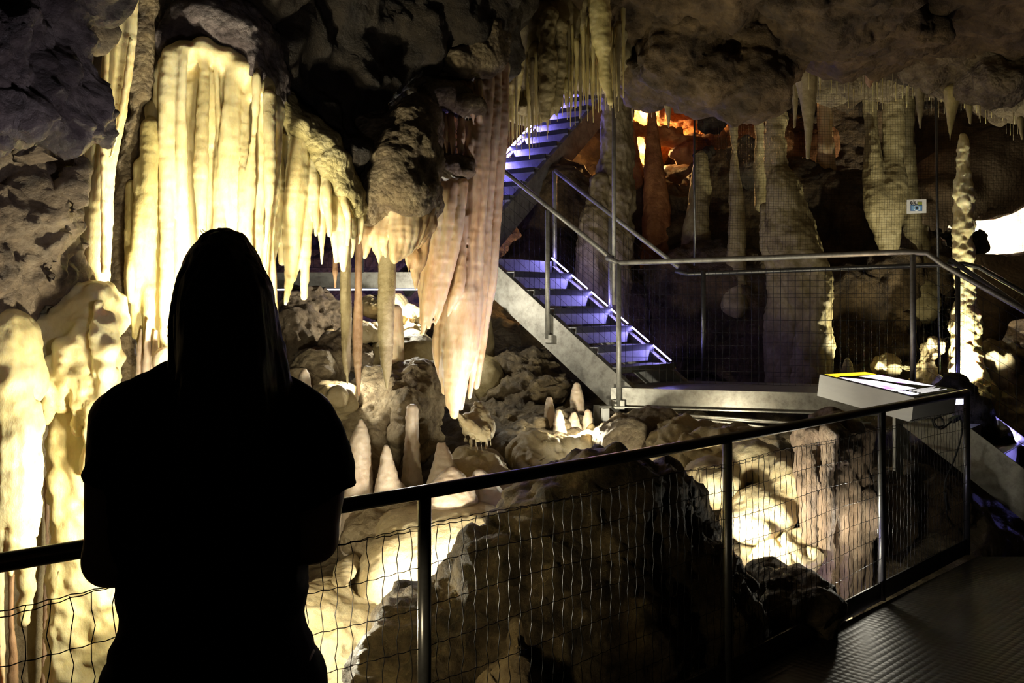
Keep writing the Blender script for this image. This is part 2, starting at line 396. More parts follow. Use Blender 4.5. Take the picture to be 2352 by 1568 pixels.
sheet([[(1000, -700, 4.4), (1350, -700, 4.6), (1700, -700, 4.8), (2100, -700, 4.8), (2700, -700, 4.6)],
       [(1000, -180, 6.2), (1350, -150, 6.2), (1650, -150, 6.0), (2050, -160, 6.0), (2700, -160, 5.6)],
       [(1050, 20, 6.9), (1330, 30, 7.0), (1600, 60, 6.9), (1950, 30, 6.9), (2700, -20, 6.4)],
       [(1080, 120, 7.5), (1300, 130, 7.6), (1600, 160, 7.6), (1900, 130, 7.8), (2700, 120, 7.4)],
       [(1080, 170, 8.3), (1300, 180, 8.4), (1600, 200, 8.8), (1900, 180, 9.0), (2700, 250, 8.4)],
       [(1080, 150, 10), (1300, 160, 10.5), (1600, 200, 11.2), (1900, 200, 11), (2700, 280, 10)],
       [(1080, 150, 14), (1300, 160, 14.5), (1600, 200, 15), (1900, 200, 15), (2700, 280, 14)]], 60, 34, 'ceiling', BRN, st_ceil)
# dark roof between the two big curtains (continues overhead to the left)
sheet([[(-700, -900, 2.4), (100, -900, 3.0), (600, -800, 3.6), (900, -700, 4.2), (1350, -700, 4.6)],
       [(-300, -260, 3.6), (200, -250, 4.4), (560, -200, 5.0), (850, -180, 5.6), (1250, -150, 6.2)],
       [(-100, -60, 4.6), (260, -60, 5.2), (620, 0, 5.7), (860, 20, 6.2), (1150, 20, 6.9)],
       [(-60, 100, 5.4), (330, 100, 5.8), (690, 170, 6.1), (900, 150, 6.6), (1150, 100, 7.5)],
       [(0, 150, 7), (400, 180, 7.2), (740, 240, 7.3), (950, 210, 7.6), (1150, 130, 8.6)],
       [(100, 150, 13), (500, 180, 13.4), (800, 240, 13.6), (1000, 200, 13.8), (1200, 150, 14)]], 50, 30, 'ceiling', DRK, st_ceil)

# ================================================================ LEFT FORMATIONS
T = lambda b, *a, **k: b.tube(*a, **k)
def thing(b, name, mat, disp, label, cat, group=None, at='base', parent=None, clip=None):
    return tag(blob_obj(b, name, mat, disp, parent, clip, at), label, cat, group)

b = Blob(.014, .08)
for e in [(60, 120, 3.0, 118, 130), (140, 228, 3.05, 58, 82), (30, 240, 2.95, 95, 70), (-5, 20, 3.0, 150, 110), (165, 285, 3.1, 36, 40), (-60, 150, 2.9, 120, 200), (110, -80, 3.1, 120, 90)]: b.ell(*e, rd=.28)
thing(b, 'hanging_rock', PURP, lambda p: st_crag(p) * .8 + .03 * fbm(p * 11, 4, 3) + .015 * (.6 - cells(p * 26, 3)), 'dark purplish hanging rock mass in the upper left corner', 'rock')
b = Blob(.014, .05)
for e in [(190, 20, 3.5, 55, 75), (160, 90, 3.45, 40, 30), (215, 75, 3.5, 25, 40)]: b.ell(*e)
b.tube([(205, 60, 3.45, 30), (200, 95, 3.4, 10), (178, 112, 3.38, 4)])
thing(b, 'rock_lump', TAN, st_rock, 'pale lumpy knob above and behind the dark purplish hanging rock', 'rock')
b = Blob(.016, .07)
for e in [(40, 430, 3.75, 112, 130), (5, 620, 3.7, 92, 150), (72, 560, 3.8, 70, 130), (112, 370, 3.8, 56, 60), (-60, 500, 3.6, 120, 300), (50, 780, 3.8, 50, 110), (110, 640, 3.9, 40, 70)]: b.ell(*e, rd=.22)
b.tube([(175, 330, 3.7, 22), (178, 400, 3.68, 17), (168, 470, 3.66, 10), (172, 503, 3.66, 3)]); b.tube([(70, 340, 3.5, 22), (85, 380, 3.48, 8), (92, 403, 3.48, 3)])
b.tube([(120, 580, 3.7, 26), (125, 640, 3.68, 12), (128, 660, 3.68, 4)]); b.tube([(30, 430, 3.55, 24), (22, 480, 3.54, 8)]); b.tube([(60, 760, 3.7, 34), (66, 850, 3.7, 26), (50, 900, 3.7, 20)])
thing(b, 'pitted_rock', PITR, st_pit, 'pitted tan rock face full of pockets, left of the tall twin-lobed drape', 'rock')

b = Blob(.010, .018)
b.tube([(268, -60, 4.2, 26), (262, 80, 4.2, 25), (250, 200, 4.2, 24), (245, 330, 4.2, 20), (232, 450, 4.2, 26), (222, 560, 4.2, 30), (216, 660, 4.2, 32)])
b.tube([(308, -60, 4.2, 14), (298, 80, 4.2, 16), (285, 200, 4.2, 15), (268, 310, 4.2, 12), (255, 400, 4.2, 8)])
b.tube([(215, 330, 4.22, 14), (200, 450, 4.22, 16), (202, 560, 4.22, 18), (200, 640, 4.22, 16)])
b.tube([(300, 90, 4.14, 5), (284, 230, 4.14, 6), (256, 360, 4.15, 5)], k=.006); b.tube([(246, 90, 4.1, 5), (240, 260, 4.1, 6), (236, 420, 4.08, 5), (238, 620, 4.08, 6)], k=.008)
thing(b, 'flowstone_drape', CAL, st_flow, 'tall narrow twin-lobed cream drape hanging beside the pitted rock', 'flowstone', at='top')
b = Blob(.014, .03)
b.tube([(345, -60, 4.6, 30), (330, 80, 4.6, 26), (322, 200, 4.6, 27), (300, 330, 4.6, 22), (285, 450, 4.6, 24), (272, 580, 4.6, 22), (275, 720, 4.6, 24), (285, 900, 4.6, 28)])
b.tube([(372, -60, 4.75, 20), (368, 50, 4.75, 14), (356, 100, 4.75, 8)])
thing(b, 'rock_rib', KNOB, st_knob, 'knobbly brown rock rib between twin-lobed drape and main curtain', 'rock')

# mound and columns under it
b = Blob(.012, .04)
for e in [(190, 750, 4.0, 72, 95), (235, 720, 4.0, 42, 70), (120, 800, 3.95, 62, 80), (160, 880, 3.9, 90, 70), (215, 830, 3.9, 65, 110)]: b.ell(*e, rd=.16)
for x, y0, y1, r in [(250, 720, 950, 16), (228, 700, 900, 14), (150, 800, 930, 22), (115, 830, 960, 18), (185, 820, 980, 20), (215, 880, 1080, 22), (245, 860, 1120, 20)]:
    b.tube([(x, y0, 3.78, r), (x - 3, (y0 + y1) / 2, 3.74, r), (x - 6, y1, 3.78, r * .7)], k=.014)
b.tube([(170, 880, 3.92, 55), (185, 1050, 3.92, 62), (180, 1200, 3.92, 66), (175, 1350, 3.92, 68), (178, 1500, 3.92, 70), (180, 1700, 3.92, 78)])
b.tube([(225, 950, 3.9, 36), (232, 1150, 3.9, 44), (240, 1300, 3.9, 50), (245, 1450, 3.9, 54), (250, 1700, 3.9, 60)])
b.tube([(135, 960, 3.86, 18), (138, 1200, 3.84, 22), (132, 1450, 3.84, 24), (130, 1700, 3.84, 26)], k=.015)
thing(b, 'flowstone_column', CAL, st_mound, 'thick glowing cream column under a lumpy mound, left of the woman', 'flowstone')
b = Blob(.012, .03)
for e in [(30, 800, 3.6, 50, 90), (50, 870, 3.6, 45, 60), (5, 900, 3.6, 60, 80)]: b.ell(*e, rd=.14)
for x, y0, y1, Y, r in [(-20, 850, 1290, 3.55, 26), (8, 880, 1300, 3.5, 17), (28, 870, 1320, 3.5, 13), (48, 880, 1300, 3.52, 15), (66, 900, 1260, 3.54, 13), (82, 930, 1230, 3.56, 13), (60, 1080, 1430, 3.62, 22), (92, 960, 1010, 3.58, 12)]:
    b.tube([(x, y0, Y, r), (x + 3, (y0 * 2 + y1) / 3, Y - .02, r), (x - 2, (y0 + 2 * y1) / 3, Y, r), (x - 5, y1, Y + .02, r * .45)], k=.012)
thing(b, 'flowstone_curtain', CAL, lambda p: st_flow(p) + .007 * fbm(p * 16, 3, 8), 'fluted pale curtain at the left edge, ending behind the handrail', 'flowstone', at='top')
for nm, pts, mat, lab in [
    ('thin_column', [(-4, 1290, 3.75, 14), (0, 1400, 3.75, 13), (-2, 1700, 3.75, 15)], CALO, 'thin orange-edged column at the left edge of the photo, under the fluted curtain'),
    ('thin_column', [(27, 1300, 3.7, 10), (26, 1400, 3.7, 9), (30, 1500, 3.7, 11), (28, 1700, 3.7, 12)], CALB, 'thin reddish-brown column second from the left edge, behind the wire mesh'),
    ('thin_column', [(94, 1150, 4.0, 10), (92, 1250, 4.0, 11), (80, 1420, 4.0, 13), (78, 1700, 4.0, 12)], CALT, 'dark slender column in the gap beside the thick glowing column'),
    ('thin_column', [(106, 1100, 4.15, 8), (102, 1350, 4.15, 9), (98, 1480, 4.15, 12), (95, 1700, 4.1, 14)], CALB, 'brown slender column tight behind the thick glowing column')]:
    b = Blob(.008, .01); b.tube(pts); thing(b, nm, mat, st_flow, lab, 'column')

# main fluted curtain behind the woman
b = Blob(.010, .016)
FL = [(372, 175, 352, 840, 4.62, 20), (396, 130, 378, 800, 4.55, 21), (424, 110, 408, 770, 4.60, 19), (447, 108, 440, 760, 4.74, 15), (466, 108, 466, 740, 4.60, 11), (482, 112, 487, 740, 4.74, 11), (497, 118, 505, 740, 4.60, 12),
      (522, 128, 520, 740, 4.68, 14), (545, 140, 533, 740, 4.60, 13), (567, 150, 548, 740, 4.64, 13), (588, 172, 568, 740, 4.60, 13), (606, 196, 586, 740, 4.63, 12), (622, 222, 604, 740, 4.60, 12), (638, 250, 622, 720, 4.64, 13)]
for i, (x0, y0, x1, y1, Y, r) in enumerate(FL):
    q = []
    for t in np.linspace(0, 1, 7):
        y = y0 + (y1 - y0) * t; x = x0 + (x1 - x0) * (t ** .8) + 3.5 * math.sin(t * 6 + i * 2)
        q.append((x, y, Y + .03 * (1 - t) ** 3 + .05 * math.sin(i * 2.4 + 2 * t) + .02 * math.sin(i * 5 + 6 * t), r * (.85 + .3 * math.sin(i * 1.7 + 4 * t) + .25 * t) * (1 if t < .95 else .8)))
    b.tube(q, k=.010, n=3)
for e in [(392, 165, 4.7, 26, 44), (425, 128, 4.68, 30, 36), (470, 116, 4.68, 34, 30), (520, 132, 4.7, 34, 30), (565, 160, 4.7, 30, 32), (602, 205, 4.7, 26, 36), (630, 258, 4.7, 20, 40)]: b.ell(*e, rd=.10, k=.035)
b.ell(500, 420, 4.92, 150, 380, rd=.22); b.ell(490, 250, 4.9, 120, 180, rd=.25); b.ell(520, 700, 4.95, 110, 200, rd=.15)
cur = thing(b, 'flowstone_curtain', CAL, st_flow, 'tallest fluted cream curtain with a brown domed cap, behind the woman\'s head', 'flowstone', at='top')
b = Blob(.013, .06)
for e in [(500, 60, 4.85, 95, 75), (560, 90, 4.85, 60, 80), (600, 150, 4.85, 38, 70), (440, 60, 4.9, 60, 60), (520, -30, 4.95, 80, 70), (628, 205, 4.85, 20, 42), (400, 110, 4.85, 34, 50)]: b.ell(*e, rd=.25)
blob_obj(b, 'cap', PURP, st_knob, cur)['label'] = 'knobbly purplish-brown domed cap'
b = Blob(.010, .02)
for x0, y0, x1, y1, Y, r in [(345, 290, 330, 800, 4.5, 20), (325, 380, 312, 770, 4.47, 17), (305, 430, 305, 740, 4.5, 15), (352, 250, 348, 820, 4.58, 20), (300, 560, 300, 690, 4.42, 9), (340, 600, 346, 860, 4.46, 14)]:
    b.tube([(x0, y0, Y + .08, r), ((x0 * 2 + x1) / 3, (y0 * 2 + y1) / 3, Y, r), ((x0 + 2 * x1) / 3, (y0 + 2 * y1) / 3, Y, r * 1.05), (x1, y1, Y + .02, r * .7)], k=.012)
b.ell(330, 660, 4.55, 38, 130, rd=.1)
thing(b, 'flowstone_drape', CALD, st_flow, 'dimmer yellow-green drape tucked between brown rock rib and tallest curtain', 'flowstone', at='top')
for i, (x, y0, y1, Y, r) in enumerate([(318, 755, 905, 4.45, 8), (335, 735, 900, 4.4, 7), (352, 760, 890, 4.42, 8), (366, 790, 880, 4.38, 6)]):
    b = Blob(.006, .006); b.tube([(x + 6, y0, Y, 3), (x + 2, (y0 + y1) / 2, Y, r), (x - 4, y1 + 60, Y, r * 1.2)]); 
    thing(b, 'small_column', CALP, st_flow, '%s of the four slim pinkish columns beside the woman\'s left shoulder' % ['leftmost', 'second from left', 'third from left', 'rightmost'][i], 'column')
b = Blob(.01, .01); b.ell(395, 830, 4.3, 36, 34); b.ell(395, 900, 4.3, 30, 50)
thing(b, 'stalagmite', CALP, st_smooth, 'round-topped pale stalagmite glimpsed through the hair above left shoulder', 'stalagmite')

# second curtain: knobbly slope with long pointed fringe
def fringe(rows, Yd=.0, h=.009):
    b = Blob(h, .014)
    for i, (x0, y0, xm, ym, x1, y1, Y, r0, r1, r2) in enumerate(rows):
        b.tube([(x0, y0 - 25, Y + .05, r0 * .8), ((x0 + xm) / 2, (y0 + ym) / 2, Y - .01, r0), (xm, ym, Y, r1), ((xm + x1) / 2 + 2, (ym + y1) / 2, Y, (r1 + r2) * .55), (x1, y1, Y, r2)], n=4)
    return b
b = fringe([(640, 320, 630, 500, 622, 600, 5.0, 20, 15, 8), (664, 300, 652, 480, 648, 600, 5.05, 22, 20, 10), (690, 310, 672, 520, 656, 698, 4.98, 26, 24, 4), (672, 400, 690, 540, 672, 640, 5.02, 12, 12, 8),
            (712, 330, 705, 520, 698, 682, 5.03, 17, 15, 7), (738, 370, 737, 500, 738, 607, 5.06, 17, 15, 4), (722, 380, 722, 470, 726, 540, 5.0, 9, 8, 5), (758, 400, 764, 510, 772, 600, 5.1, 15, 15, 6),
            (776, 420, 786, 540, 790, 618, 5.12, 16, 15, 7), (800, 440, 806, 540, 808, 592, 5.16, 15, 13, 5), (824, 470, 826, 530, 823, 560, 5.2, 13, 10, 5), (750, 410, 752, 470, 757, 540, 5.02, 9, 9, 5), (785, 440, 800, 500, 798, 560, 5.06, 9, 8, 5)])
for e in [(690, 350, 5.15, 42, 60), (660, 340, 5.15, 36, 100), (740, 400, 5.2, 42, 50), (790, 450, 5.25, 40, 45), (720, 450, 5.2, 60, 60)]: b.ell(*e, rd=.12)
cur2 = thing(b, 'flowstone_curtain', CAL, st_flow, 'cream curtain right of the tallest one, ending in long pointed fingers', 'flowstone', at='top')
b = Blob(.012, .05)
for e in [(668, 262, 5.1, 34, 42), (700, 300, 5.1, 38, 40), (740, 340, 5.15, 42, 42), (775, 385, 5.15, 42, 42), (800, 430, 5.18, 38, 42), (826, 470, 5.22, 22, 40), (650, 250, 5.2, 40, 60), (720, 290, 5.35, 60, 50)]: b.ell(*e, rd=.17)
blob_obj(b, 'cap', KNOBY, st_knob, cur2)['label'] = 'knobbly yellow-brown sloping top'

# third mass with scalloped fringe
b = fringe([(850, 500, 842, 560, 838, 592, 5.35, 14, 10, 4), (868, 515, 866, 570, 870, 605, 5.35, 14, 11, 4), (888, 520, 882, 560, 886, 590, 5.34, 11, 9, 5), (905, 510, 905, 590, 903, 602, 5.3, 13, 13, 8),
            (925, 500, 915, 570, 908, 600, 5.3, 13, 11, 7), (945, 490, 932, 560, 920, 596, 5.32, 13, 10, 6), (962, 480, 948, 560, 930, 592, 5.34, 12, 9, 5), (980, 465, 965, 540, 945, 580, 5.38, 12, 9, 5), (992, 440, 984, 520, 960, 570, 5.44, 12, 9, 5),
            (950, 560, 952, 610, 954, 664, 5.5, 20, 14, 3), (975, 500, 975, 560, 965, 620, 5.5, 16, 12, 5), (935, 560, 936, 600, 937, 632, 5.46, 8, 7, 3)])
b.ell(920, 510, 5.5, 85, 50, rd=.14)
m3 = thing(b, 'flowstone_curtain', CALO, st_flow, 'scalloped cream fringe under the big brown knobbly boss, mid picture', 'flowstone', at='top')
b = Blob(.015, .12)
for e in [(930, 330, 5.6, 62, 95), (955, 400, 5.6, 40, 85), (885, 430, 5.5, 52, 60), (925, 450, 5.45, 66, 48), (980, 370, 5.65, 22, 70), (850, 470, 5.45, 30, 45), (900, 385, 5.5, 66, 70), (860, 340, 5.65, 75, 100), (780, 260, 5.75, 90, 100), (970, 460, 5.5, 30, 44), (960, 280, 5.75, 40, 50)]: b.ell(*e, rd=.25)
blob_obj(b, 'boss', KNOB, lambda p: st_knob(p) + .05 * fbm(p * 2.6, 3, 9), m3)['label'] = 'big dark brown knobbly boss'

# dark roof lumps
b = Blob(.03, .15)
for e in [(760, 60, 5.8, 150, 150), (930, 120, 6.1, 130, 120), (1060, 70, 6.3, 100, 110), (840, 220, 5.8, 120, 110), (700, 170, 5.5, 70, 100), (1120, -20, 6.3, 80, 90), (620, 40, 5.4, 60, 90), (780, 300, 5.65, 70, 80), (840, 380, 5.6, 50, 60)]: b.ell(*e, rd=.5)
tag(blob_obj(b, 'ceiling', DRK, st_ceil), kind='structure')

# great shawl
b = Blob(.011, .018)
SH = [(1160, 150, 1156, 300, 1138, 520, 1119, 700, 1094, 888, 6.22, 12), (1142, 165, 1134, 320, 1118, 520, 1104, 700, 1078, 912, 6.12, 13), (1122, 180, 1112, 340, 1102, 540, 1088, 720, 1060, 936, 6.04, 14), (1100, 200, 1094, 360, 1084, 540, 1068, 740, 1044, 955, 6.0, 15),
      (1080, 230, 1078, 380, 1066, 560, 1046, 750, 1030, 930, 6.02, 15), (1072, 380, 1058, 520, 1040, 660, 1024, 780, 1022, 900, 6.08, 17), (1050, 420, 1030, 560, 1016, 700, 1008, 800, 1014, 870, 6.12, 15)]
for x0, y0, x1, y1, x2, y2, x3, y3, x4, y4, Y, r in SH:
    b.tube([(x0, y0, Y + .1, r), (x1, y1, Y, r), (x2, y2, Y, r), (x3, y3, Y, r * 1.05), (x4, y4, Y, r * .5)], n=5, k=.018)
for x0, y0, x1, y1, x2, y2, Y, r in [(1062, 420, 1046, 560, 1000, 745, 5.86, 13), (1040, 425, 1022, 560, 985, 752, 5.84, 13), (1018, 430, 1000, 560, 970, 766, 5.84, 14), (1000, 460, 984, 580, 968, 740, 5.88, 13), (985, 520, 972, 620, 966, 700, 5.94, 12), (1062, 500, 1056, 640, 1028, 725, 5.92, 12)]:
    b.tube([(x0, y0, Y + .05, r), (x1, y1, Y, r), ((x1 + x2) / 2, (y1 + y2) / 2, Y, r * .95), (x2, y2, Y, r * .35)], n=5, k=.012)
b.tube([(1120, 200, 6.25, 32), (1100, 420, 6.22, 32), (1075, 640, 6.2, 34), (1052, 840, 6.18, 26), (1042, 940, 6.12, 8)]); b.tube([(1062, 680, 6.06, 44), (1056, 800, 6.04, 40), (1046, 880, 6.02, 26), (1040, 948, 6.0, 7)], k=.03); b.ell(1020, 620, 6.1, 46, 130, rd=.1); b.ell(985, 650, 5.98, 22, 90, rd=.05)
for x0, y0, x1, y1, Y, r in [(1045, 175, 1058, 260, 5.95, 8), (1062, 180, 1076, 275, 5.94, 8), (1078, 190, 1088, 290, 5.95, 8), (1098, 185, 1100, 300, 5.98, 9), (1000, 262, 1008, 335, 5.86, 8), (1018, 262, 1026, 350, 5.88, 8), (1036, 262, 1042, 365, 5.9, 8), (1060, 260, 1056, 380, 5.93, 9), (1082, 275, 1074, 400, 5.96, 9)]:
    b.tube([(x0, y0, Y + .1, r), ((x0 + x1) / 2, (y0 + y1) / 2, Y, r), (x1, y1, Y + .05, r * .4)], k=.01)
shawl = thing(b, 'flowstone_curtain', CALO, st_flow, 'great orange-banded shawl curtain tapering to a point, centre of the cave', 'flowstone', at='top')
b = Blob(.014, .05)
for e in [(1105, 130, 6.1, 55, 45), (1050, 150, 6.05, 50, 36), (1140, 90, 6.15, 30, 60), (1020, 225, 6.0, 60, 28), (1075, 245, 6.0, 34, 14), (1050, 385, 6.02, 40, 26), (1075, 400, 5.98, 18, 14), (980, 200, 6.1, 60, 50), (1010, 330, 6.15, 40, 60)]: b.ell(*e, rd=.2)
blob_obj(b, 'cap', KNOB, st_knob, shawl)['label'] = 'brown knobbly ledges along the top'

def stal(pts, name, mat, label, h=.007, disp=st_flow, cat='stalactite', group=None, at='top', k=.008):
    b = Blob(h, k); b.tube(pts, n=6); return thing(b, name, mat, disp, label, cat, group, at)
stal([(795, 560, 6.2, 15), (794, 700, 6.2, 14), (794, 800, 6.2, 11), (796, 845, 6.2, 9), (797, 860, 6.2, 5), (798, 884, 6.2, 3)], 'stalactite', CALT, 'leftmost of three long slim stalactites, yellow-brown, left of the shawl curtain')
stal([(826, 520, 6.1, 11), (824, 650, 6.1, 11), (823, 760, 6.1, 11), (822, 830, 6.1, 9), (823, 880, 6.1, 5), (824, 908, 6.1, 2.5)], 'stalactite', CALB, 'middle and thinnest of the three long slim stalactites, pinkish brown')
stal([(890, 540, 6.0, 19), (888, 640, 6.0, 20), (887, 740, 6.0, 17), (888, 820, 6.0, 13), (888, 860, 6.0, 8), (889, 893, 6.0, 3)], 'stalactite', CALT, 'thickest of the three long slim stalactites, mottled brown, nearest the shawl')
stal([(770, 580, 5.6, 7), (770, 620, 5.6, 7), (770, 640, 5.6, 5), (770, 662, 5.6, 2)], 'stalactite', CALB, 'short brown stalactite tip dangling before the far walkway beam')
stal([(682, 560, 5.5, 9), (676, 610, 5.5, 8), (671, 640, 5.5, 3)], 'stalactite', CALB, 'small brown stalactite between the two longest pointed fingers')
b = Blob(.01, .02); b.tube([(908, 715, 7.4, 16), (910, 780, 7.4, 17), (905, 860, 7.4, 22)]); thing(b, 'stalagmite', CALO, st_flow, 'short orange column standing just behind the thickest slim stalactite', 'stalagmite')
b = Blob(.012, .03)
b.tube([(1040, 940, 6.45, 9), (1062, 962, 6.48, 14), (1088, 982, 6.52, 17), (1118, 990, 6.6, 18)]); b.tube([(1096, 930, 6.75, 12), (1100, 955, 6.7, 20), (1112, 985, 6.65, 22)]); b.ell(1085, 968, 6.65, 26, 20)
for x, y, l in [(1068, 985, 30), (1080, 1000, 32), (1092, 1005, 35), (1104, 1008, 30), (1115, 1005, 32), (1126, 1000, 24)]: b.tube([(x, y - 15, 6.55, 7), (x + 1, y, 6.53, 6), (x + 2, y + l, 6.55, 2)], k=.01)
thing(b, 'flowstone_spout', CALW, st_knob, 'white icicle-edged spout just below the tip of the shawl curtain', 'flowstone')

def lathe(px, y0, y1, Y, r, name, mat, label, group, cat='stalactite', seed=0, sides=9, rings=16, up=False, lean=0):
    g = random.Random(seed); m = MB(); ts = np.linspace(0, 1, rings)
    ph = g.random() * 9; pr = np.maximum(r * (1 - ts ** 1.3) ** .8 * (1 + .16 * np.sin(ts * 17 + ph) + .1 * np.sin(ts * 41 + ph * 2)), .6) * Y / F
    top = P(px, y0, Y); bot = P(px + lean, y1, Y)
    if up: top, bot = bot, top
    pts = top + (bot - top) * ts[:, None]; pts[:, 0] += .12 * r * Y / F * np.sin(ts * 6 + ph); pts[:, 1] += .1 * r * Y / F * np.cos(ts * 5 + ph)
    m.tube(pts, pr, sides); o = m.build(name, mat, None, True, at='base' if up else 'top'); return tag(o, label, cat, group)

# fringe of stalactites right of the shawl
b = Blob(.022, .07)
for e in [(1190, 60, 7.0, 60, 90), (1260, 50, 7.1, 70, 80), (1340, 70, 7.2, 70, 80), (1400, 120, 7.3, 50, 70), (1200, 180, 7.15, 40, 70), (1290, 150, 7.2, 60, 60), (1360, 170, 7.3, 60, 40), (1205, 255, 7.1, 36, 26), (1245, 240, 7.15, 30, 26)]: b.ell(*e, rd=.22)
thing(b, 'rock_bulge', CALT, st_knob, 'dull knobbly bulge the fringe of stalactites hangs from, right of shawl', 'rock')
for pts, mat, lab in [
    ([(1184, 60, 6.85, 16), (1185, 150, 6.82, 15), (1182, 220, 6.82, 12), (1176, 275, 6.85, 4)], CALD, 'stout yellowish stalactite of the fringe, closest to the shawl'),
    ([(1262, 40, 6.8, 24), (1258, 130, 6.76, 22), (1256, 200, 6.76, 16), (1252, 270, 6.8, 4)], CALT, 'thickest knobbly stalactite in the fringe, brown mottled'),
    ([(1288, 60, 6.82, 14), (1286, 150, 6.8, 12), (1282, 220, 6.8, 9), (1278, 262, 6.8, 3)], CALT, 'smooth greyish stalactite just right of the thickest knobbly one'),
    ([(1372, -30, 6.7, 30), (1378, 60, 6.66, 24), (1386, 130, 6.66, 12), (1392, 190, 6.7, 9), (1402, 236, 6.7, 3)], CALD, 'spindle-shaped yellow stalactite with thick shoulders at the top'),
    ([(1350, -30, 6.6, 9), (1342, 30, 6.6, 6), (1336, 72, 6.6, 2)], CALT, 'short thin stalactite high beside the spindle-shaped one'),
    ([(1428, 80, 7.0, 14), (1430, 130, 7.0, 8), (1428, 166, 7.0, 2)], CALT, 'small dull stalactite right of the spindle-shaped one'),
    ([(1308, 150, 6.9, 10), (1304, 200, 6.88, 8), (1300, 240, 6.9, 3)], CALD, 'drooping pale stalactite mid fringe with a curled edge'),
    ([(1230, 110, 6.9, 12), (1226, 180, 6.9, 10), (1226, 250, 6.9, 4)], CALT, 'grey-brown stalactite left of the thickest knobbly one')]:
    stal(pts, 'stalactite', mat, lab, h=.009, disp=st_knob if 'knobbly stal' in lab else st_flow2)
for i in range(62):
    x = 1158 + 270 * (i / 61) + rnd.uniform(-4, 4)
    yb = 330 - 60 * min(1, max(0, (x - 1230) / 60)) - 20 * max(0, (x - 1330) / 90) + rnd.uniform(-35, 22) + (22 if x < 1235 else 0)
    lathe(x, yb - rnd.uniform(140, 240), yb, 6.85 + rnd.uniform(-.12, .25), rnd.uniform(3.5, 7.5), 'stalactite', CALD if i % 3 else CALT, 'thin cream stalactite in the fringe between shawl curtain and blue stairs', 'fringe stalactites by the blue stairs', seed=i)
# straws by the orange niche
for i in range(9):
    x = 1452 + i * 7.5; lathe(x, 190, 235 + rnd.uniform(-5, 45), 8.2 + rnd.uniform(-.2, .3), rnd.uniform(2.2, 4), 'stalactite', CALO, 'orange-lit straw stalactite hanging before the orange niche', 'straws at the orange niche', seed=100 + i)
stal([(1532, 235, 7.6, 10), (1535, 255, 7.6, 7), (1536, 292, 7.6, 2.5)], 'stalactite', CALT, 'short pale stalactite under the bulging roof block, before the niche')

# roof blocks on the right
b = Blob(.022, .09)
for e in [(1540, 150, 7.3, 110, 70), (1620, 190, 7.3, 90, 65), (1700, 195, 7.35, 90, 75), (1490, 180, 7.4, 60, 45), (1720, 130, 7.4, 100, 90), (1590, 60, 7.2, 130, 80)]: b.ell(*e, rd=.45)
thing(b, 'roof_block', BRN, st_crag, 'bulging brown roof block hanging low above the orange niche', 'rock')
b = Blob(.022, .08)
for e in [(1980, 20, 6.6, 90, 34), (1900, 60, 6.8, 80, 60), (2060, 80, 7.2, 120, 60), (1960, 110, 7.4, 110, 50), (1830, 20, 6.7, 70, 60)]: b.ell(*e, rd=.4)
thing(b, 'roof_block', BRN, st_crag, 'angular brown roof block near top edge, right of the dark cleft', 'rock')
b = Blob(.022, .08)
for e in [(2200, 150, 8.2, 150, 50), (2330, 190, 7.9, 130, 70), (2250, 210, 8.3, 110, 40), (2000, 170, 8.8, 150, 40), (1880, 165, 8.8, 90, 36), (2350, 250, 8.2, 90, 40)]: b.ell(*e, rd=.5)
thing(b, 'roof_shelf', KNOB, st_ceil, 'wide lower roof shelf on the right, edged with straw stalactites', 'rock')
def edge(x): return float(np.interp(x, [1800, 1900, 2000, 2100, 2180, 2260, 2360], [190, 195, 205, 205, 225, 245, 285]))
for i in range(84):
    x = 1806 + 546 * i / 83 + rnd.uniform(-3, 3); L = rnd.choice([14, 20, 26, 34, 44, 60]) * rnd.uniform(.7, 1.1)
    lathe(x, edge(x) - 130, edge(x) + L * .8, 8.35 + rnd.uniform(-.25, .3), rnd.uniform(2, 4.2), 'stalactite', CALT if i % 2 else CALD, 'straw stalactite along the lower roof shelf at the right', 'straws along the right roof shelf', seed=200 + i, sides=7, rings=10)
for pts, mat, lab in [
    ([(1850, 170, 8.3, 26), (1856, 230, 8.3, 18), (1857, 290, 8.3, 9), (1855, 362, 8.3, 3)], CALT, 'broad carrot-shaped stalactite between the bright column and short orange column'),
    ([(1825, 180, 8.4, 9), (1826, 250, 8.4, 5), (1824, 292, 8.4, 2)], CALT, 'thin stalactite left of the broad carrot-shaped one'),
    ([(1997, 170, 8.2, 16), (1998, 195, 8.2, 6), (1999, 202, 8.2, 2)], CALB, 'dark stubby stalactite above the triple column'),
    ([(2112, 170, 8.2, 14), (2113, 240, 8.2, 9), (2114, 294, 8.2, 2.5)], CALT, 'long grey stalactite right of the triple column'),
    ([(2186, 210, 8.0, 18), (2183, 270, 8.0, 10), (2182, 322, 8.0, 2.5)], CALD, 'yellow stalactite pointing at the tip of the tall spiky stalagmite'),
    ([(2222, 215, 8.0, 10), (2226, 250, 8.0, 7), (2228, 283, 8.0, 2.5)], CALD, 'shorter yellow stalactite right of the tall spiky stalagmite'),
    ([(2345, 275, 7.8, 8), (2346, 300, 7.8, 5), (2348, 320, 7.8, 2)], CALD, 'pale stalactite at the right edge of the photo'),
    ([(1780, 200, 7.9, 10), (1783, 225, 7.9, 7), (1782, 258, 7.9, 2)], CALT, 'pointed dull stalactite before the top of the bright stacked column')]:
    stal(pts, 'stalactite', mat, lab, h=.01)
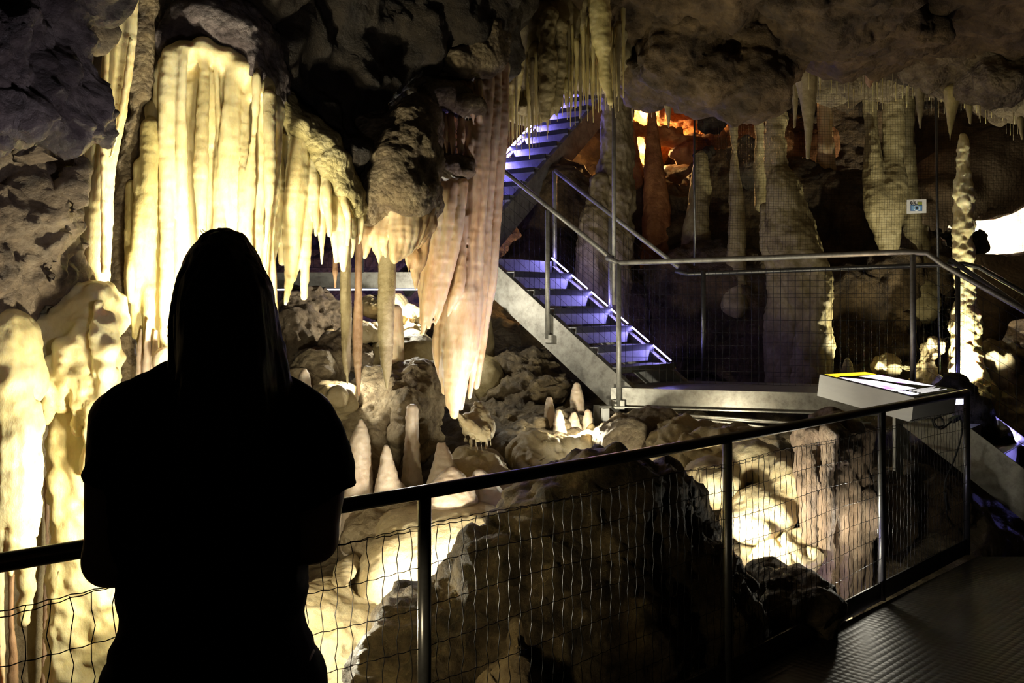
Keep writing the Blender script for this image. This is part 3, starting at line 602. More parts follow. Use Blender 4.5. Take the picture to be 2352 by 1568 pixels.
# ================================================================ BACK RIGHT
def col(pts, name, mat, label, h=.014, k=.03, disp=st_flow2, extra=(), ells=(), cat='column'):
    b = Blob(h, k); b.tube(pts, n=5)
    for e in extra: b.tube(e, n=4)
    for e in ells: b.ell(*e, rd=.3)
    return thing(b, name, mat, disp, label, cat)
col([(1410, 200, 10.4, 32), (1412, 300, 10.4, 34), (1408, 400, 10.4, 38), (1400, 520, 10.3, 46), (1395, 700, 10.2, 54), (1395, 900, 10.1, 60)], 'cave_column', CALT, 'grey stacked column behind the stair handrails, left of the orange niche', disp=st_knob, extra=[[(1375, 420, 10.2, 22), (1360, 560, 10.1, 34), (1355, 760, 10, 40)], [(1440, 200, 10.6, 14), (1440, 420, 10.6, 16), (1436, 600, 10.5, 24)]])
col([(1497, 238, 11.6, 6), (1498, 262, 11.6, 8), (1500, 330, 11.6, 17), (1505, 420, 11.5, 26), (1512, 560, 11.4, 38), (1515, 800, 11.2, 55)], 'stalagmite', ORG, 'tall pointed stalagmite silhouetted in front of the glowing orange niche', extra=[[(1452, 300, 11.7, 7), (1456, 360, 11.7, 14), (1462, 420, 11.7, 18)]], cat='stalagmite')
col([(1608, 360, 11, 14), (1612, 430, 10.9, 24), (1600, 520, 10.8, 30), (1605, 700, 10.6, 40)], 'stalagmite', CALT, 'grey blunt stalagmite beside the thin hanging pole, below the niche', cat='stalagmite')
col([(1684, 260, 10.2, 11), (1686, 320, 10.2, 9), (1688, 345, 10.2, 6), (1686, 380, 10.2, 11), (1690, 440, 10.2, 15), (1692, 540, 10.1, 18), (1690, 700, 10, 30)], 'cave_column', CALT, 'slim grey column with a pinched waist under the roof block', h=.011)
col([(1745, 230, 10.5, 12), (1745, 400, 10.5, 13), (1748, 470, 10.5, 16)], 'cave_column', CALT, 'plain slim column just left of the bright stacked column', h=.012)
col([(1782, 200, 9.6, 17), (1785, 280, 9.6, 22), (1782, 340, 9.6, 26), (1788, 390, 9.6, 28), (1798, 430, 9.5, 38), (1810, 500, 9.5, 50), (1830, 580, 9.4, 56), (1856, 660, 9.3, 50), (1868, 740, 9.3, 42), (1862, 950, 9.2, 50)], 'cave_column', CALT, 'bright stacked column on a massive flowing base, centre right', disp=st_knob,
    extra=[[(1762, 480, 9.8, 14), (1776, 560, 9.7, 24), (1788, 700, 9.7, 28), (1792, 880, 9.7, 32)], [(1822, 640, 9.6, 36), (1822, 780, 9.6, 36), (1822, 950, 9.5, 36)], [(1860, 590, 9.2, 26), (1885, 640, 9.15, 28), (1880, 760, 9.15, 22), (1872, 850, 9.15, 16)]])
col([(1890, 150, 12, 15), (1892, 260, 12, 17), (1896, 330, 12, 18), (1898, 450, 12, 26)], 'cave_column', CALO, 'short orange-lit column behind the carrot-shaped stalactite', disp=st_flow2)
col([(2052, 200, 10, 24), (2054, 300, 10, 23), (2052, 380, 10, 25), (2048, 450, 9.9, 36), (2040, 520, 9.9, 30), (2040, 560, 9.9, 24)], 'cave_column', CALT, 'triple smooth column with a bulbous lower half, left of camera sign',
    extra=[[(1995, 200, 10.1, 16), (2000, 300, 10.1, 15), (2006, 380, 10, 22), (2018, 470, 9.9, 32), (2030, 540, 9.9, 24)], [(2006, 300, 9.95, 8), (2008, 340, 9.9, 12), (2010, 400, 9.9, 18)], [(2085, 210, 10.3, 13), (2090, 400, 10.3, 16), (2100, 480, 10.2, 22), (2105, 700, 10.1, 50)]])
# spiky stalagmite on its bright base
b = Blob(.012, .03)
b.tube([(2213, 312, 8.6, 5), (2213, 360, 8.6, 12), (2212, 420, 8.6, 19), (2213, 480, 8.6, 22), (2212, 560, 8.6, 18), (2214, 640, 8.6, 20), (2217, 720, 8.6, 25), (2216, 790, 8.6, 32), (2222, 860, 8.55, 44), (2240, 940, 8.5, 70)], n=6)
thing(b, 'stalagmite', CAL, st_knob, 'tall spiky stalagmite with a blazing white foot, right of camera sign', 'stalagmite')
b = Blob(.018, .06)
for e in [(2265, 860, 8.7, 55, 50), (2300, 920, 8.6, 60, 60), (2320, 960, 8.5, 60, 70), (2240, 920, 8.5, 50, 60), (2290, 830, 9.0, 30, 36), (2310, 810, 9.0, 18, 26)]: b.ell(*e, rd=.3)
thing(b, 'rubble_mound', CALW, st_crag, 'brightly lit rubble mound at the foot of the spiky stalagmite', 'rock')
b = Blob(.02, .06)
for e in [(2195, 950, 7.85, 34, 85), (2230, 990, 7.8, 40, 70), (2270, 1030, 7.8, 50, 50), (2310, 1060, 7.8, 50, 40)]: b.ell(*e, rd=.16)
thing(b, 'rock', DRK, st_crag, 'black jagged rock in front of the brightly lit rubble mound', 'rock')
b = Blob(.016, .05)
for e in [(2122, 860, 9.0, 27, 50), (2048, 840, 9.3, 28, 26), (2138, 800, 9.0, 10, 26)]: b.ell(*e, rd=.25)
thing(b, 'rock', CALW, st_crag, 'pale lit rock beyond the far rail post, above the glowing information panel', 'rock')
b = Blob(.014, .03); b.tube([(1946, 826, 8.9, 5), (1946, 850, 8.9, 12), (1946, 900, 8.9, 18)]); thing(b, 'stalagmite', CALT, st_flow, 'small dim stalagmite rising behind the far end of the information panel', 'stalagmite')
# large round boulder over the bright opening
b = Blob(.03, .15)
for e in [(2240, 415, 10.6, 140, 90), (2330, 360, 10.6, 130, 80), (2150, 455, 10.5, 80, 50), (2420, 360, 10.6, 140, 80)]: b.ell(*e, rd=.7)
for i in range(26):
    x = 2120 + i * 9.4; y = 520 - 1.0 * max(0, (x - 2200)) * .42; b.tube([(x, y - 50, 10.0, 7), (x, y + rnd.uniform(-6, 14), 10.0, 3)], k=.03)
thing(b, 'boulder', SMB, st_smooth, 'huge smooth brown boulder with a fringed lower edge, above bright opening', 'boulder')
b = Blob(.03, .1)
for e in [(2300, 660, 10.2, 100, 78), (2380, 650, 10.2, 90, 80), (2250, 720, 10.2, 50, 90)]: b.ell(*e, rd=.4)
for i in range(12): x = 2250 + i * 10; b.tube([(x, 590, 9.95, 7), (x, 690, 9.85, 7)], k=.03)
thing(b, 'flowstone_block', SMB, st_smooth, 'ribbed brown block below the dazzling bright opening', 'rock')
b = Blob(.03, .1)
for e in [(2300, 520, 12.1, 130, 120)]: b.ell(*e, rd=.3)
thing(b, 'flowstone_block', CALP, st_crag, 'white-lit rock inside the dazzling opening at the right edge', 'rock')
b = Blob(.016, .04); b.ell(2248, 545, 10.6, 14, 26); thing(b, 'rock', DRK, st_rock, 'small dark rock plugging the left end of the dazzling opening', 'rock')
b = Blob(.03, .1)
for e in [(2050, 650, 10.2, 60, 90), (2120, 640, 10.3, 60, 90), (1990, 680, 10.4, 60, 80)]: b.ell(*e, rd=.3)
thing(b, 'rock', BRN, st_crag, 'dim brown rock under the bulbous end of the triple column', 'rock')
b = Blob(.035, .12)
for e in [(1545, 740, 10.4, 100, 150), (1650, 720, 10.4, 110, 160), (1740, 760, 10.3, 80, 150), (1960, 730, 10.3, 90, 110), (2060, 800, 10.1, 90, 120), (1440, 850, 10.2, 80, 90)]: b.ell(*e, rd=.4)
thing(b, 'rock_mass', BRN, st_ceil, 'shadowy rock wall behind the mesh of the far walkway', 'rock')
# ledge with the orange niche behind it
b = Blob(.04, .2)
for e in [(1560, 470, 12.4, 150, 90), (1480, 520, 12.2, 110, 120), (1680, 470, 12.2, 110, 110), (1760, 560, 11.8, 110, 130), (1900, 470, 12, 130, 90), (1960, 620, 11.5, 120, 130), (1600, 640, 11.8, 200, 150), (1800, 780, 11.2, 220, 140), (1500, 790, 11.4, 160, 140), (2060, 760, 11, 130, 130), (2120, 600, 11.2, 100, 90)]: b.ell(*e, rd=.6)
tag(blob_obj(b, 'wall_back', BRN, st_ceil), kind='structure')
b = Blob(.03, .1)
for e in [(1500, 300, 12.4, 70, 14), (1560, 320, 12.4, 80, 16), (1600, 355, 12.3, 60, 26), (1450, 298, 12.4, 30, 12)]: b.ell(*e, rd=.25)
thing(b, 'rock_shelf', ORG, st_rock, 'orange rock shelf dividing the glowing niche into two windows', 'rock')
b = Blob(.03, .1)
for e in [(1475, 275, 13.8, 60, 26), (1480, 345, 13.7, 50, 50), (1590, 270, 13.2, 90, 36), (1700, 300, 13, 80, 50), (1480, 240, 13.4, 80, 40), (1760, 350, 12.6, 90, 60), (1640, 330, 12.6, 26, 16), (1830, 340, 13.2, 90, 60)]: b.ell(*e, rd=.4)
thing(b, 'rock_slabs', ORG, st_crag, 'reddish broken slabs around the back of the orange niche', 'rock')
b = Blob(.02, .06)
for e in [(1660, 270, 11.8, 24, 8), (1640, 282, 11.8, 22, 6), (1740, 400, 11.2, 40, 34), (1700, 360, 11.5, 40, 20), (1620, 355, 11.8, 30, 18)]: b.ell(*e, rd=.2)
thing(b, 'rock', DRK, st_crag, 'dark broken blocks silhouetted against the reddish niche', 'rock')
b = Blob(.03, .12)
for e in [(1300, 480, 11.2, 90, 110), (1250, 640, 11, 120, 100), (1320, 800, 10.5, 120, 110), (1440, 760, 10.4, 90, 130)]: b.ell(*e, rd=.4)
thing(b, 'rock_mass', BRN, st_ceil, 'dim brown rock behind the handrails of the lower blue stairs', 'rock')

# ================================================================ PIT
def rocks(lst, mat, disp, label, name='rock', h=.016, k=.05, rd=.3, cat='rock', tubes=()):
    b = Blob(h, k)
    for e in lst: b.ell(*e, rd=rd)
    for t in tubes: b.tube(t)
    return thing(b, name, mat, disp, label, cat)
rocks([(1340, 1270, 4.75, 190, 190), (1160, 1420, 4.5, 160, 170), (1050, 1480, 4.4, 150, 120), (1500, 1250, 4.85, 150, 150), (1600, 1330, 4.8, 120, 110), (1660, 1400, 4.75, 85, 150), (1320, 1480, 4.5, 300, 230), (1240, 1190, 4.9, 70, 90), (1400, 1130, 4.95, 120, 75), (970, 1450, 4.5, 85, 90), (1550, 1560, 4.6, 170, 180), (1000, 1600, 4.2, 150, 110)],
      BOUL, st_crag, 'huge dark boulder filling the pit in front of the wire mesh', 'boulder', h=.02, k=.12, rd=.42, cat='boulder')
rocks([(1190, 1520, 3.95, 26, 60), (1170, 1590, 3.9, 50, 60)], TAN, st_crag, 'pale upright rock fin at the bottom edge, against the huge boulder', h=.012)
rocks([(1010, 1300, 5.75, 150, 95), (900, 1330, 5.7, 70, 110), (1090, 1230, 5.9, 90, 60), (860, 1360, 5.6, 40, 70), (1000, 1200, 6.0, 140, 45)], CALW, st_smooth, 'blazing smooth flowstone mound between stalagmites and the huge boulder', 'flowstone_mound', k=.1, cat='flowstone')
rocks([(890, 1240, 6.05, 90, 60), (960, 1200, 6.1, 50, 40)], TAN, st_rock, 'greyish sloping rock above the left end of the blazing mound', k=.08)
rocks([(795, 1312, 5.5, 26, 16)], CALW, st_smooth, 'small round pale stone beside the woman\'s right elbow', 'stone', h=.01)
rocks([(800, 1430, 5.2, 110, 40), (760, 1500, 5.1, 100, 60), (850, 1540, 5.0, 120, 40), (740, 1380, 5.3, 60, 40), (640, 1450, 5.1, 90, 90)], CALW, st_mound, 'bright rippled flowstone floor right of the woman\'s hip', 'flowstone_floor', k=.08, cat='flowstone')
# stalagmite row
def stg(pts, mat, label, extra=(), disp=st_smooth):
    b = Blob(.011, .02); b.tube(pts, n=6)
    for e in extra: b.tube(e, n=5)
    return thing(b, 'stalagmite', mat, disp, label, 'stalagmite')
stg([(829, 968, 6.3, 9), (829, 1000, 6.3, 20), (827, 1050, 6.3, 28), (826, 1100, 6.3, 34), (822, 1160, 6.3, 40), (822, 1280, 6.3, 46)], CALP, 'tall pointed stalagmite nearest the woman, lilac on its right side', [[(790, 1090, 6.45, 14), (782, 1160, 6.45, 26), (778, 1280, 6.45, 34)]])
stg([(889, 1026, 6.2, 10), (890, 1060, 6.2, 20), (892, 1110, 6.2, 32), (900, 1160, 6.2, 44), (905, 1280, 6.2, 56)], CALP, 'pale cone-shaped stalagmite, second in the row from the woman')
stg([(948, 940, 6.6, 12), (947, 975, 6.6, 17), (948, 1020, 6.6, 21), (948, 1080, 6.6, 23), (946, 1240, 6.6, 26)], CALP, 'tallest pinkish knobbly stalagmite standing before the dark gap', disp=st_flow2)
stg([(1006, 1020, 6.4, 12), (1008, 1060, 6.4, 22), (1005, 1120, 6.4, 27), (1000, 1260, 6.4, 30)], CALP, 'double-tipped stalagmite behind the squat pale cone', [[(1022, 1018, 6.4, 10), (1028, 1060, 6.4, 22), (1036, 1110, 6.4, 30), (1040, 1220, 6.4, 34)]])
stg([(1038, 1080, 6.0, 12), (1036, 1105, 6.0, 32), (1034, 1150, 6.0, 60), (1034, 1240, 6.0, 80)], CALP, 'squat pale cone stalagmite crossed by the handrail')
stg([(1100, 1095, 6.2, 18), (1110, 1130, 6.2, 34), (1120, 1170, 6.2, 46), (1120, 1240, 6.2, 56)], CALP, 'low rounded pinkish stalagmite right of the squat cone')
rocks([(1090, 1085, 6.7, 60, 40), (1120, 1110, 6.6, 40, 30)], CALW, st_rock, 'lumpy bright rock behind the squat cone stalagmite')
# crag with small stalagmites
rocks([(880, 990, 7.2, 110, 110), (940, 930, 7.2, 60, 60), (850, 1060, 7.1, 80, 120), (800, 1000, 7.3, 70, 80), (960, 880, 7.4, 50, 30), (900, 900, 7.35, 90, 45), (820, 1100, 7, 70, 80)], TAN, st_crag, 'rough tan crag rising behind the row of stalagmites', 'crag', h=.018, k=.07, rd=.32)
for i, (x, y, r, lab) in enumerate([(938, 842, 12, 'leftmost of the stubby stalagmites on top of the rough crag'), (960, 836, 11, 'middle stubby stalagmite on top of the rough crag'), (975, 842, 15, 'rightmost and roundest stubby stalagmite on top of the rough crag'), (700, 850, 16, 'pale stubby stalagmite peeking over the woman\'s right shoulder')]):
    b = Blob(.01, .01); b.tube([(x, y + 4, 7.3, r * .6), (x, y + 20, 7.3, r), (x, y + 60, 7.3, r * 1.2)]); thing(b, 'stalagmite', CALP, st_smooth, lab, 'stalagmite')
b = Blob(.012, .02); b.tube([(934, 905, 6.95, 6), (932, 930, 6.9, 12), (930, 990, 6.9, 18)]); thing(b, 'stalagmite', TAN, st_rock, 'small tan nub on the face of the rough crag', 'stalagmite')
rocks([(730, 740, 8.6, 75, 60), (690, 780, 8.5, 60, 60), (700, 700, 8.8, 60, 40)], PITR, st_rock, 'big rounded grey rock right of the woman\'s hair', k=.06)
rocks([(790, 800, 8.2, 60, 32), (840, 830, 8.1, 40, 40)], PITR, st_rock, 'angular grey slab below the big rounded grey rock')
rocks([(740, 850, 7.9, 50, 36), (700, 880, 7.8, 50, 36)], TAN, st_rock, 'dim olive rock between woman\'s shoulder and leftmost slim stalactite')
rocks([(790, 770, 8.4, 35, 14), (850, 770, 8.3, 40, 18), (880, 760, 8.4, 34, 16)], CALW, st_rock, 'white-lit flat stones behind the slim stalactites', h=.012, k=.03)
rocks([(930, 730, 8.6, 46, 24), (945, 755, 8.5, 36, 14), (880, 705, 8.7, 40, 12)], CALW, st_rock, 'dazzling white-lit stone left of the shawl curtain', h=.012, k=.03)
rocks([(950, 820, 8.1, 60, 62), (900, 830, 8.2, 60, 60)], CALT, st_flow2, 'vertical brown flowstone face under the dazzling stone', k=.06)
rocks([(775, 915, 7.0, 30, 22), (760, 930, 7.0, 24, 22)], CALW, st_crag, 'white burnt-out lit stone just right of the woman\'s shoulder', h=.012, k=.03)
rocks([(1100, 800, 8.9, 34, 110), (1125, 880, 8.6, 40, 60)], CALT, st_flow2, 'brown standing rock between shawl curtain and stair stringer', k=.06)
rocks([(1200, 900, 8.5, 90, 40), (1270, 890, 8.6, 70, 40), (1180, 960, 8.1, 90, 36), (1250, 970, 8, 90, 34), (1150, 1000, 7.8, 70, 30), (1200, 840, 8.8, 80, 30)], GRND, st_crag, 'heap of brown wrinkled rocks under the lower blue stairs', 'rock_heap', k=.05)
for x, y0, y1, r, Y, lab in [(1262, 912, 990, 11, 7.75, 'glowing finger stalagmite, leftmost of the lit cluster under the stairs'), (1284, 940, 1010, 11, 7.6, 'glowing finger stalagmite, second from left in the lit cluster under the stairs'), (1318, 945, 1000, 14, 7.75, 'rounded glowing stalagmite in the middle of the lit cluster under the stairs'), (1350, 940, 1000, 11, 7.8, 'glowing stalagmite right against the white support leg'), (1325, 880, 985, 17, 8.05, 'dim thick stalagmite at back of the lit cluster')]:
    b = Blob(.01, .012); b.tube([(x, y0 + 6, Y, r * .55), (x, y0 + 25, Y, r * .9), (x + 1, (y0 + y1) / 2 + 10, Y, r), (x + 2, y1 + 30, Y, r * 1.3)]); thing(b, 'stalagmite', CALP, st_smooth, lab, 'stalagmite')
rocks([(1310, 1020, 7.5, 60, 24), (1260, 1030, 7.35, 50, 22), (1230, 1045, 7.2, 36, 20), (1350, 1000, 7.7, 40, 24)], CALW, st_rock, 'blazing flat rock the lit cluster of stalagmites stands on', h=.014, k=.05)
rocks([(1465, 992, 7.5, 66, 40), (1430, 1010, 7.3, 60, 40)], TAN, st_rock, 'tan rock under the far walkway beam, beside its white leg', k=.06)
rocks([(1590, 1005, 7.2, 80, 44), (1560, 985, 7.3, 36, 26), (1650, 1000, 7.1, 60, 40), (1580, 1050, 6.9, 90, 60), (1650, 1060, 6.8, 80, 60)], CALW, st_crag, 'glistening wet cream rock below the far walkway beam', k=.06)
rocks([(1720, 1060, 6.5, 60, 60), (1640, 1110, 6.3, 70, 60), (1780, 1090, 6.3, 60, 60)], CALW, st_flow2, 'blown-out pale rock right of the second near rail post', k=.06)
rocks([(1760, 1170, 6.0, 80, 60), (1720, 1200, 5.9, 60, 40), (1800, 1120, 6.1, 40, 70)], CALW, st_flow2, 'blazing flowstone tongue behind the mesh, right of the huge boulder', 'flowstone_tongue', k=.06, cat='flowstone')
rocks([(1790, 1280, 5.8, 60, 30), (1830, 1265, 5.8, 40, 30)], CALW, st_crag, 'greenish-white lit ledge left of the fluted trunk, low behind the mesh', k=.05)
b = Blob(.014, .03)
for x, Y, r in [(1862, 5.7, 12), (1898, 5.66, 14), (1930, 5.72, 12), (1960, 5.82, 13), (1850, 5.8, 26), (1880, 5.75, 30), (1915, 5.75, 30), (1945, 5.85, 28), (1975, 5.95, 26), (1900, 5.95, 55)]: b.tube([(x + 6, 1000, Y + .1, r), (x, 1150, Y, r * .9), (x + 4, 1280, Y, r), (x + 8, 1440, Y, r * 1.1)], k=.014)
b.ell(1890, 1010, 5.95, 65, 40); b.ell(1990, 1180, 5.9, 36, 60)
thing(b, 'fluted_rock', TRNK, lambda p: 1.6 * st_flow2(p) + .012 * ridge(p * S3(12, 12, 3), 3, 2), 'fluted pinkish-brown rock trunk behind the mesh near third post', 'rock')
rocks([(1830, 1400, 5.0, 70, 75), (1790, 1370, 5.1, 60, 60), (1870, 1440, 5.0, 40, 50), (1800, 1480, 5.0, 100, 60)], BOUL, st_rock, 'dark block low behind the mesh, between huge boulder and fluted trunk', k=.06)
rocks([(1890, 1430, 5.35, 34, 24), (1925, 1415, 5.5, 36, 16)], TAN, st_crag, 'small wet rubble at the foot of the third near post', h=.012)
rocks([(2100, 1200, 6.9, 130, 120), (2020, 1180, 6.7, 60, 90)], BRN, st_crag, 'brown rock in the gloom below the information panel', k=.08)
# ================================================================ METALWORK
A3 = lambda x, y, z: np.array([x, y, z], float)
def mesh_panel(a, b, z0, z1, dz, ds, r, wav=1, slope=None):
    """wire mesh between plan points a, b (z0..z1 above each end's base height)"""
    a = np.array(a, float); b = np.array(b, float); L = np.linalg.norm(b[:2] - a[:2]); m = MB(); ph = rnd.random() * 9
    n = max(2, int(L / ds))
    nh = int(round((z1 - z0) / dz))
    for j in range(nh + 1):
        t = np.linspace(0, 1, n * 2 + 1)[:, None]; p = a + (b - a) * t; p[:, 2] += z0 + (z1 - z0) * j / nh + wav * (.006 * np.sin(t[:, 0] * 9 + ph + j) + .0018 * np.cos(np.arange(n * 2 + 1) * math.pi))
        m.tube(p, r, 4, False)
        if wav and j == nh: q = p.copy(); q[:, 2] -= .008 + .006 * np.sin(t[:, 0] * 14); m.tube(q, r, 4, False)
    d = (b - a) / L
    for i in range(n + 1):
        t = i / n; z = np.linspace(z0, z1, nh * 3 + 1); p = np.repeat((a + (b - a) * t)[None], len(z), 0); p[:, 2] += z
        if wav: p[:, :2] += d[None, :2] * (.006 * np.sin(np.arange(len(z)) * 2.1 + i * 1.7) * wav + .004 * math.sin(i * 5.3))[:, None]
        m.tube(p, r, 4, False)
    return m
# near railing
rail = empty('railing', (*RAIL[2], 0), 'near dark pipe railing with wire mesh, in front of the woman', 'railing')
rp = [A3(x, y, 1.05) for x, y in RAIL]
pth = []
for p, q in zip(rp[:-1], rp[1:]): pth += [p + (q - p) * t for t in np.linspace(0, 1, 8, endpoint=False)]
pth.append(rp[-1]); MB().tube(catmull(np.array(rp), 8), .022, 14).build('handrail', BLACKM, rail, True)
for i, (x, y) in enumerate(RAIL):
    MB().tube([A3(x, y, .0), A3(x, y, 1.04)], .021, 12).build('post', STEEL if i > 2 else BLACKM, rail, True)
for p, q in zip(RAIL[:-1], RAIL[1:]):
    mesh_panel((*p, 0), (*q, 0), .10, .945, .12, .052, .0014).build('wire_mesh', WIRE, rail, True)
    n_ = np.array([q[1] - p[1], p[0] - q[0]]); n_ = n_ / np.linalg.norm(n_) * .0
    MB().bar(A3(*p, .05), A3(*q, .05), .008, .10).build('toe_board', STEEL, rail)

# lower blue stairs
N0 = A3(.886, 8.2, .93); W = A3(.59, .71, 0); U = A3(-1.07, .82, .99)
Wn = W / np.linalg.norm(W); un = A3(-1.07, .82, 0); run = np.linalg.norm(un); un /= run
STEELD = M('dark_nosing', [(.03, .03, .035), (.05, .05, .055)], .5, 20, bump=0, metal=.3)
def stairs(root, N0, W, U, n, led, ledw=.012, riser=True, near=True):
    Wn = W / np.linalg.norm(W); un = A3(U[0], U[1], 0); run = np.linalg.norm(un); un /= run; rise = U[2]; tr = run / n; h = rise / n
    for s, o in ((0, 0), (1, 0)):
        base = N0 + W * s; m = MB(); d = U / np.linalg.norm(U)
        m.bar(base - d * .08 - A3(0, 0, .06), base + U + d * .05 - A3(0, 0, .06), .012, .27, (0, 0, 1)); 
        up = np.cross(np.cross(d, A3(0, 0, 1)), d); up /= np.linalg.norm(up)
        for sg in (-1, 1): m.bar(base - d * .08 - A3(0, 0, .06) + up * .13 * sg + Wn * (.03 if s == 0 else -.03), base + U + d * .05 - A3(0, 0, .06) + up * .13 * sg + Wn * (.03 if s == 0 else -.03), .06, .01, (0, 0, 1))
        o = m.build('stringer', GALV, root)
    for i in range(n):
        c = N0 + un * (tr * (i + .5)) + W * .5 + A3(0, 0, h * (i + 1)); m = MB()
        m.box(c - A3(0, 0, .004), W * .48, un * (tr * .56), A3(0, 0, .004))
        t = m.build('tread', PLATE, root); MB().box(c - un * (tr * .57) - A3(0, 0, .022), W * .48, un * .007, A3(0, 0, .026)).build('nosing', STEELD, t)
        if riser: MB().box(c + un * (tr * .5) + A3(0, 0, h * .45), W * .47, un * .003, A3(0, 0, h * .33)).build('riser', PLATE, root)
    for i in range(n):
        a = N0 + un * (tr * (i + .1)) + W * .965 + A3(0, 0, h * (i + .1) + .17); b = a + un * tr * .86 + A3(0, 0, h * .86)
        MB().bar(a, b, ledw, ledw).build('led_strip', led, root)
st = empty('staircase', N0, 'lower galvanised staircase lit blue by strips along its far stringer', 'staircase')
stairs(st, N0, W, U, 6, LED, .009)
def pipe(pts, name, root, mat=GALV, r=.021): return MB().tube(np.array(pts), r, 10).build(name, mat, root, True)
def base_plate(p, root, a): return MB().box(p, a * .05, np.cross(a, A3(0, 0, 1)) * .012, A3(0, 0, .035)).build('post_bracket', GALV, root)
for s in (0, 1):
    B = N0 + W * s + (Wn * -.03 if s == 0 else Wn * .03)
    pipe([B + A3(0, 0, 1.03) - un * .02, B + U + A3(0, 0, 1.03)], 'handrail', st)
    for t in (.52,): pipe([B + U * t + A3(0, 0, -.12), B + U * t + A3(0, 0, 1.0)], 'post', st); 
    pipe([B + U + A3(0, 0, -.1), B + U + A3(0, 0, 1.03)], 'post', st)
    base_plate(B + U * .52 + A3(0, 0, -.12), st, un)
    mesh_panel(B, B + U, .12, .95, .1, .055, .0013, 0).build('wire_mesh', WIRE, st, True)
# far walkway deck
dk = [A3(.82, 8.14, .93), A3(3.15, 7.42, .93), A3(3.74, 8.13, .93), A3(1.45, 8.95, .93)]
fw = empty('walkway', dk[0] - A3(0, 0, .15), 'galvanised far walkway running right from the foot of the lower blue stairs', 'walkway')
MB().prism([d[:2] for d in dk], .90, .935).build('deck', PLATE, fw)
for a, b in ((0, 1), (3, 2)): 
    d = dk[b] - dk[a]; m = MB(); m.bar(dk[a] - A3(0, 0, .07), dk[b] - A3(0, 0, .07), .012, .15)
    dn = np.cross(d / np.linalg.norm(d), A3(0, 0, 1)) * (.03 if a == 0 else -.03)
    m.bar(dk[a] + dn - A3(0, 0, .148), dk[b] + dn - A3(0, 0, .148), .07, .01); m.build('beam', GALV, fw)
for p in (P(1372, 900, 8.08), P(2085, 900, 7.5)):
    g = float(gz(p[0], p[1])[0]); MB().bar(A3(p[0], p[1] + .06, min(g, .5) - .2), A3(p[0], p[1] + .06, .79), .05, .05, (0, 1, 0)).build('leg', GALV, fw)
fr = empty('railing', dk[0], 'far galvanised railing along the near side of the far walkway', 'railing')
e = (dk[1] - dk[0]) / np.linalg.norm(dk[1] - dk[0]); off = np.cross(e, A3(0, 0, 1)) * .03
R0 = dk[0] + e * .07 + off; R1 = dk[1] + off - e * .02; SD = A3(.8, -.6, -.62)
pipe([R0 + A3(-.09, .07, 1.08), R0 + A3(0, 0, 1.035), R0 + (R1 - R0) * .5 + A3(0, 0, 1.06), R1 + A3(-.15, .04, 1.09), R1 + A3(0, 0, 1.08), R1 + SD * .12 + A3(0, 0, 1.06), R1 + SD * 1.6 + A3(0, 0, 1.06)], 'handrail', fr, r=.022)
pipe([R0 + A3(0, 0, -.16), R0 + A3(0, 0, 1.03)], 'post', fr); pipe([R1 - e * .1 + A3(0, 0, -.1), R1 - e * .1 + A3(0, 0, 1.07)], 'post', fr)
base_plate(R0 + A3(0, 0, -.13), fr, e)
mesh_panel(R0, R1, .06, .98, .1, .055, .0014, 0).build('wire_mesh', WIRE, fr, True)
mesh_panel(R1, R1 + SD * 1.6, .1, .98, .1, .055, .0014, 0).build('wire_mesh', WIRE, fr, True)
bk = empty('railing', dk[3], 'galvanised railing along the back of the far walkway', 'railing')
Q0 = dk[3] - off + e * .1; Q1 = dk[2] - off
pipe([Q0 + A3(-.06, .05, 1.0), Q0 + A3(.05, 0, .97), Q1 + A3(0, 0, 1.03), Q1 + A3(.1, -.06, 1.0), Q1 + SD * 1.5 + A3(0, 0, 1.04)], 'handrail', bk, STEEL)
for t in (.08, .98): p = Q0 + (Q1 - Q0) * t; pipe([p, p + A3(0, 0, 1.0)], 'post', bk, STEEL)
mesh_panel(Q0, Q1, .06, .95, .1, .06, .0013, 0).build('wire_mesh', WIRE, bk, True)
for i, (x, y0, y1, Y, r, lab) in enumerate([(1410, 200, 700, 8.17, .016, 'tall thin steel pole clamped to the left far rail post'), (1595, 215, 610, 8.9, .009, 'slender dark pole hanging in front of the orange niche'), (2152, 90, 860, 8.3, .011, 'thin dark pole hanging right of the camera sign')]):
    tag(MB().tube([P(x - (4 if i == 2 else 0), y0, Y), P(x + (6 if i == 2 else 0), y1, Y)], r, 8).build('net_pole', STEEL if i else GALV, None, True), lab, 'pole')
# right stairs going down from the far walkway
rs = empty('staircase', dk[1], 'staircase dropping right from the far walkway with blue-lit strip', 'staircase')
D2 = A3(.8, -.6, -.74) * 1.7; W2 = A3(.55, .72, 0)
d = D2 / np.linalg.norm(D2)
for s in (0, 1):
    b0 = A3(3.05, 7.5, .93) + W2 * s; MB().bar(b0 - d * .15 - A3(0, 0, .10), b0 + D2 - A3(0, 0, .10), .014, .30).build('stringer', GALV, rs)
un2 = A3(.8, -.6, 0)
for i in range(8):
    c = A3(3.05, 7.5, .93) + W2 * .5 + un2 * (.22 * (i + .3)) + A3(0, 0, -.165 * (i + .4)); MB().box(c, W2 * .48, un2 * .12, A3(0, 0, .005)).build('tread', PLATE, rs); MB().box(c + un2 * .12 - A3(0, 0, .083), W2 * .48, un2 * .003, A3(0, 0, .08)).build('riser', PLATE, rs)  # risers added to stop strip light leaking under these stairs
for i in range(4):
    a = A3(3.05, 7.5, .93) + W2 * .95 + un2 * (.22 * (i + .1)) + A3(0, 0, -.74 * .22 * (i + .1) + .03); MB().bar(a, a + un2 * .18 + A3(0, 0, -.74 * .18), .014, .014).build('led_strip', LED, rs)
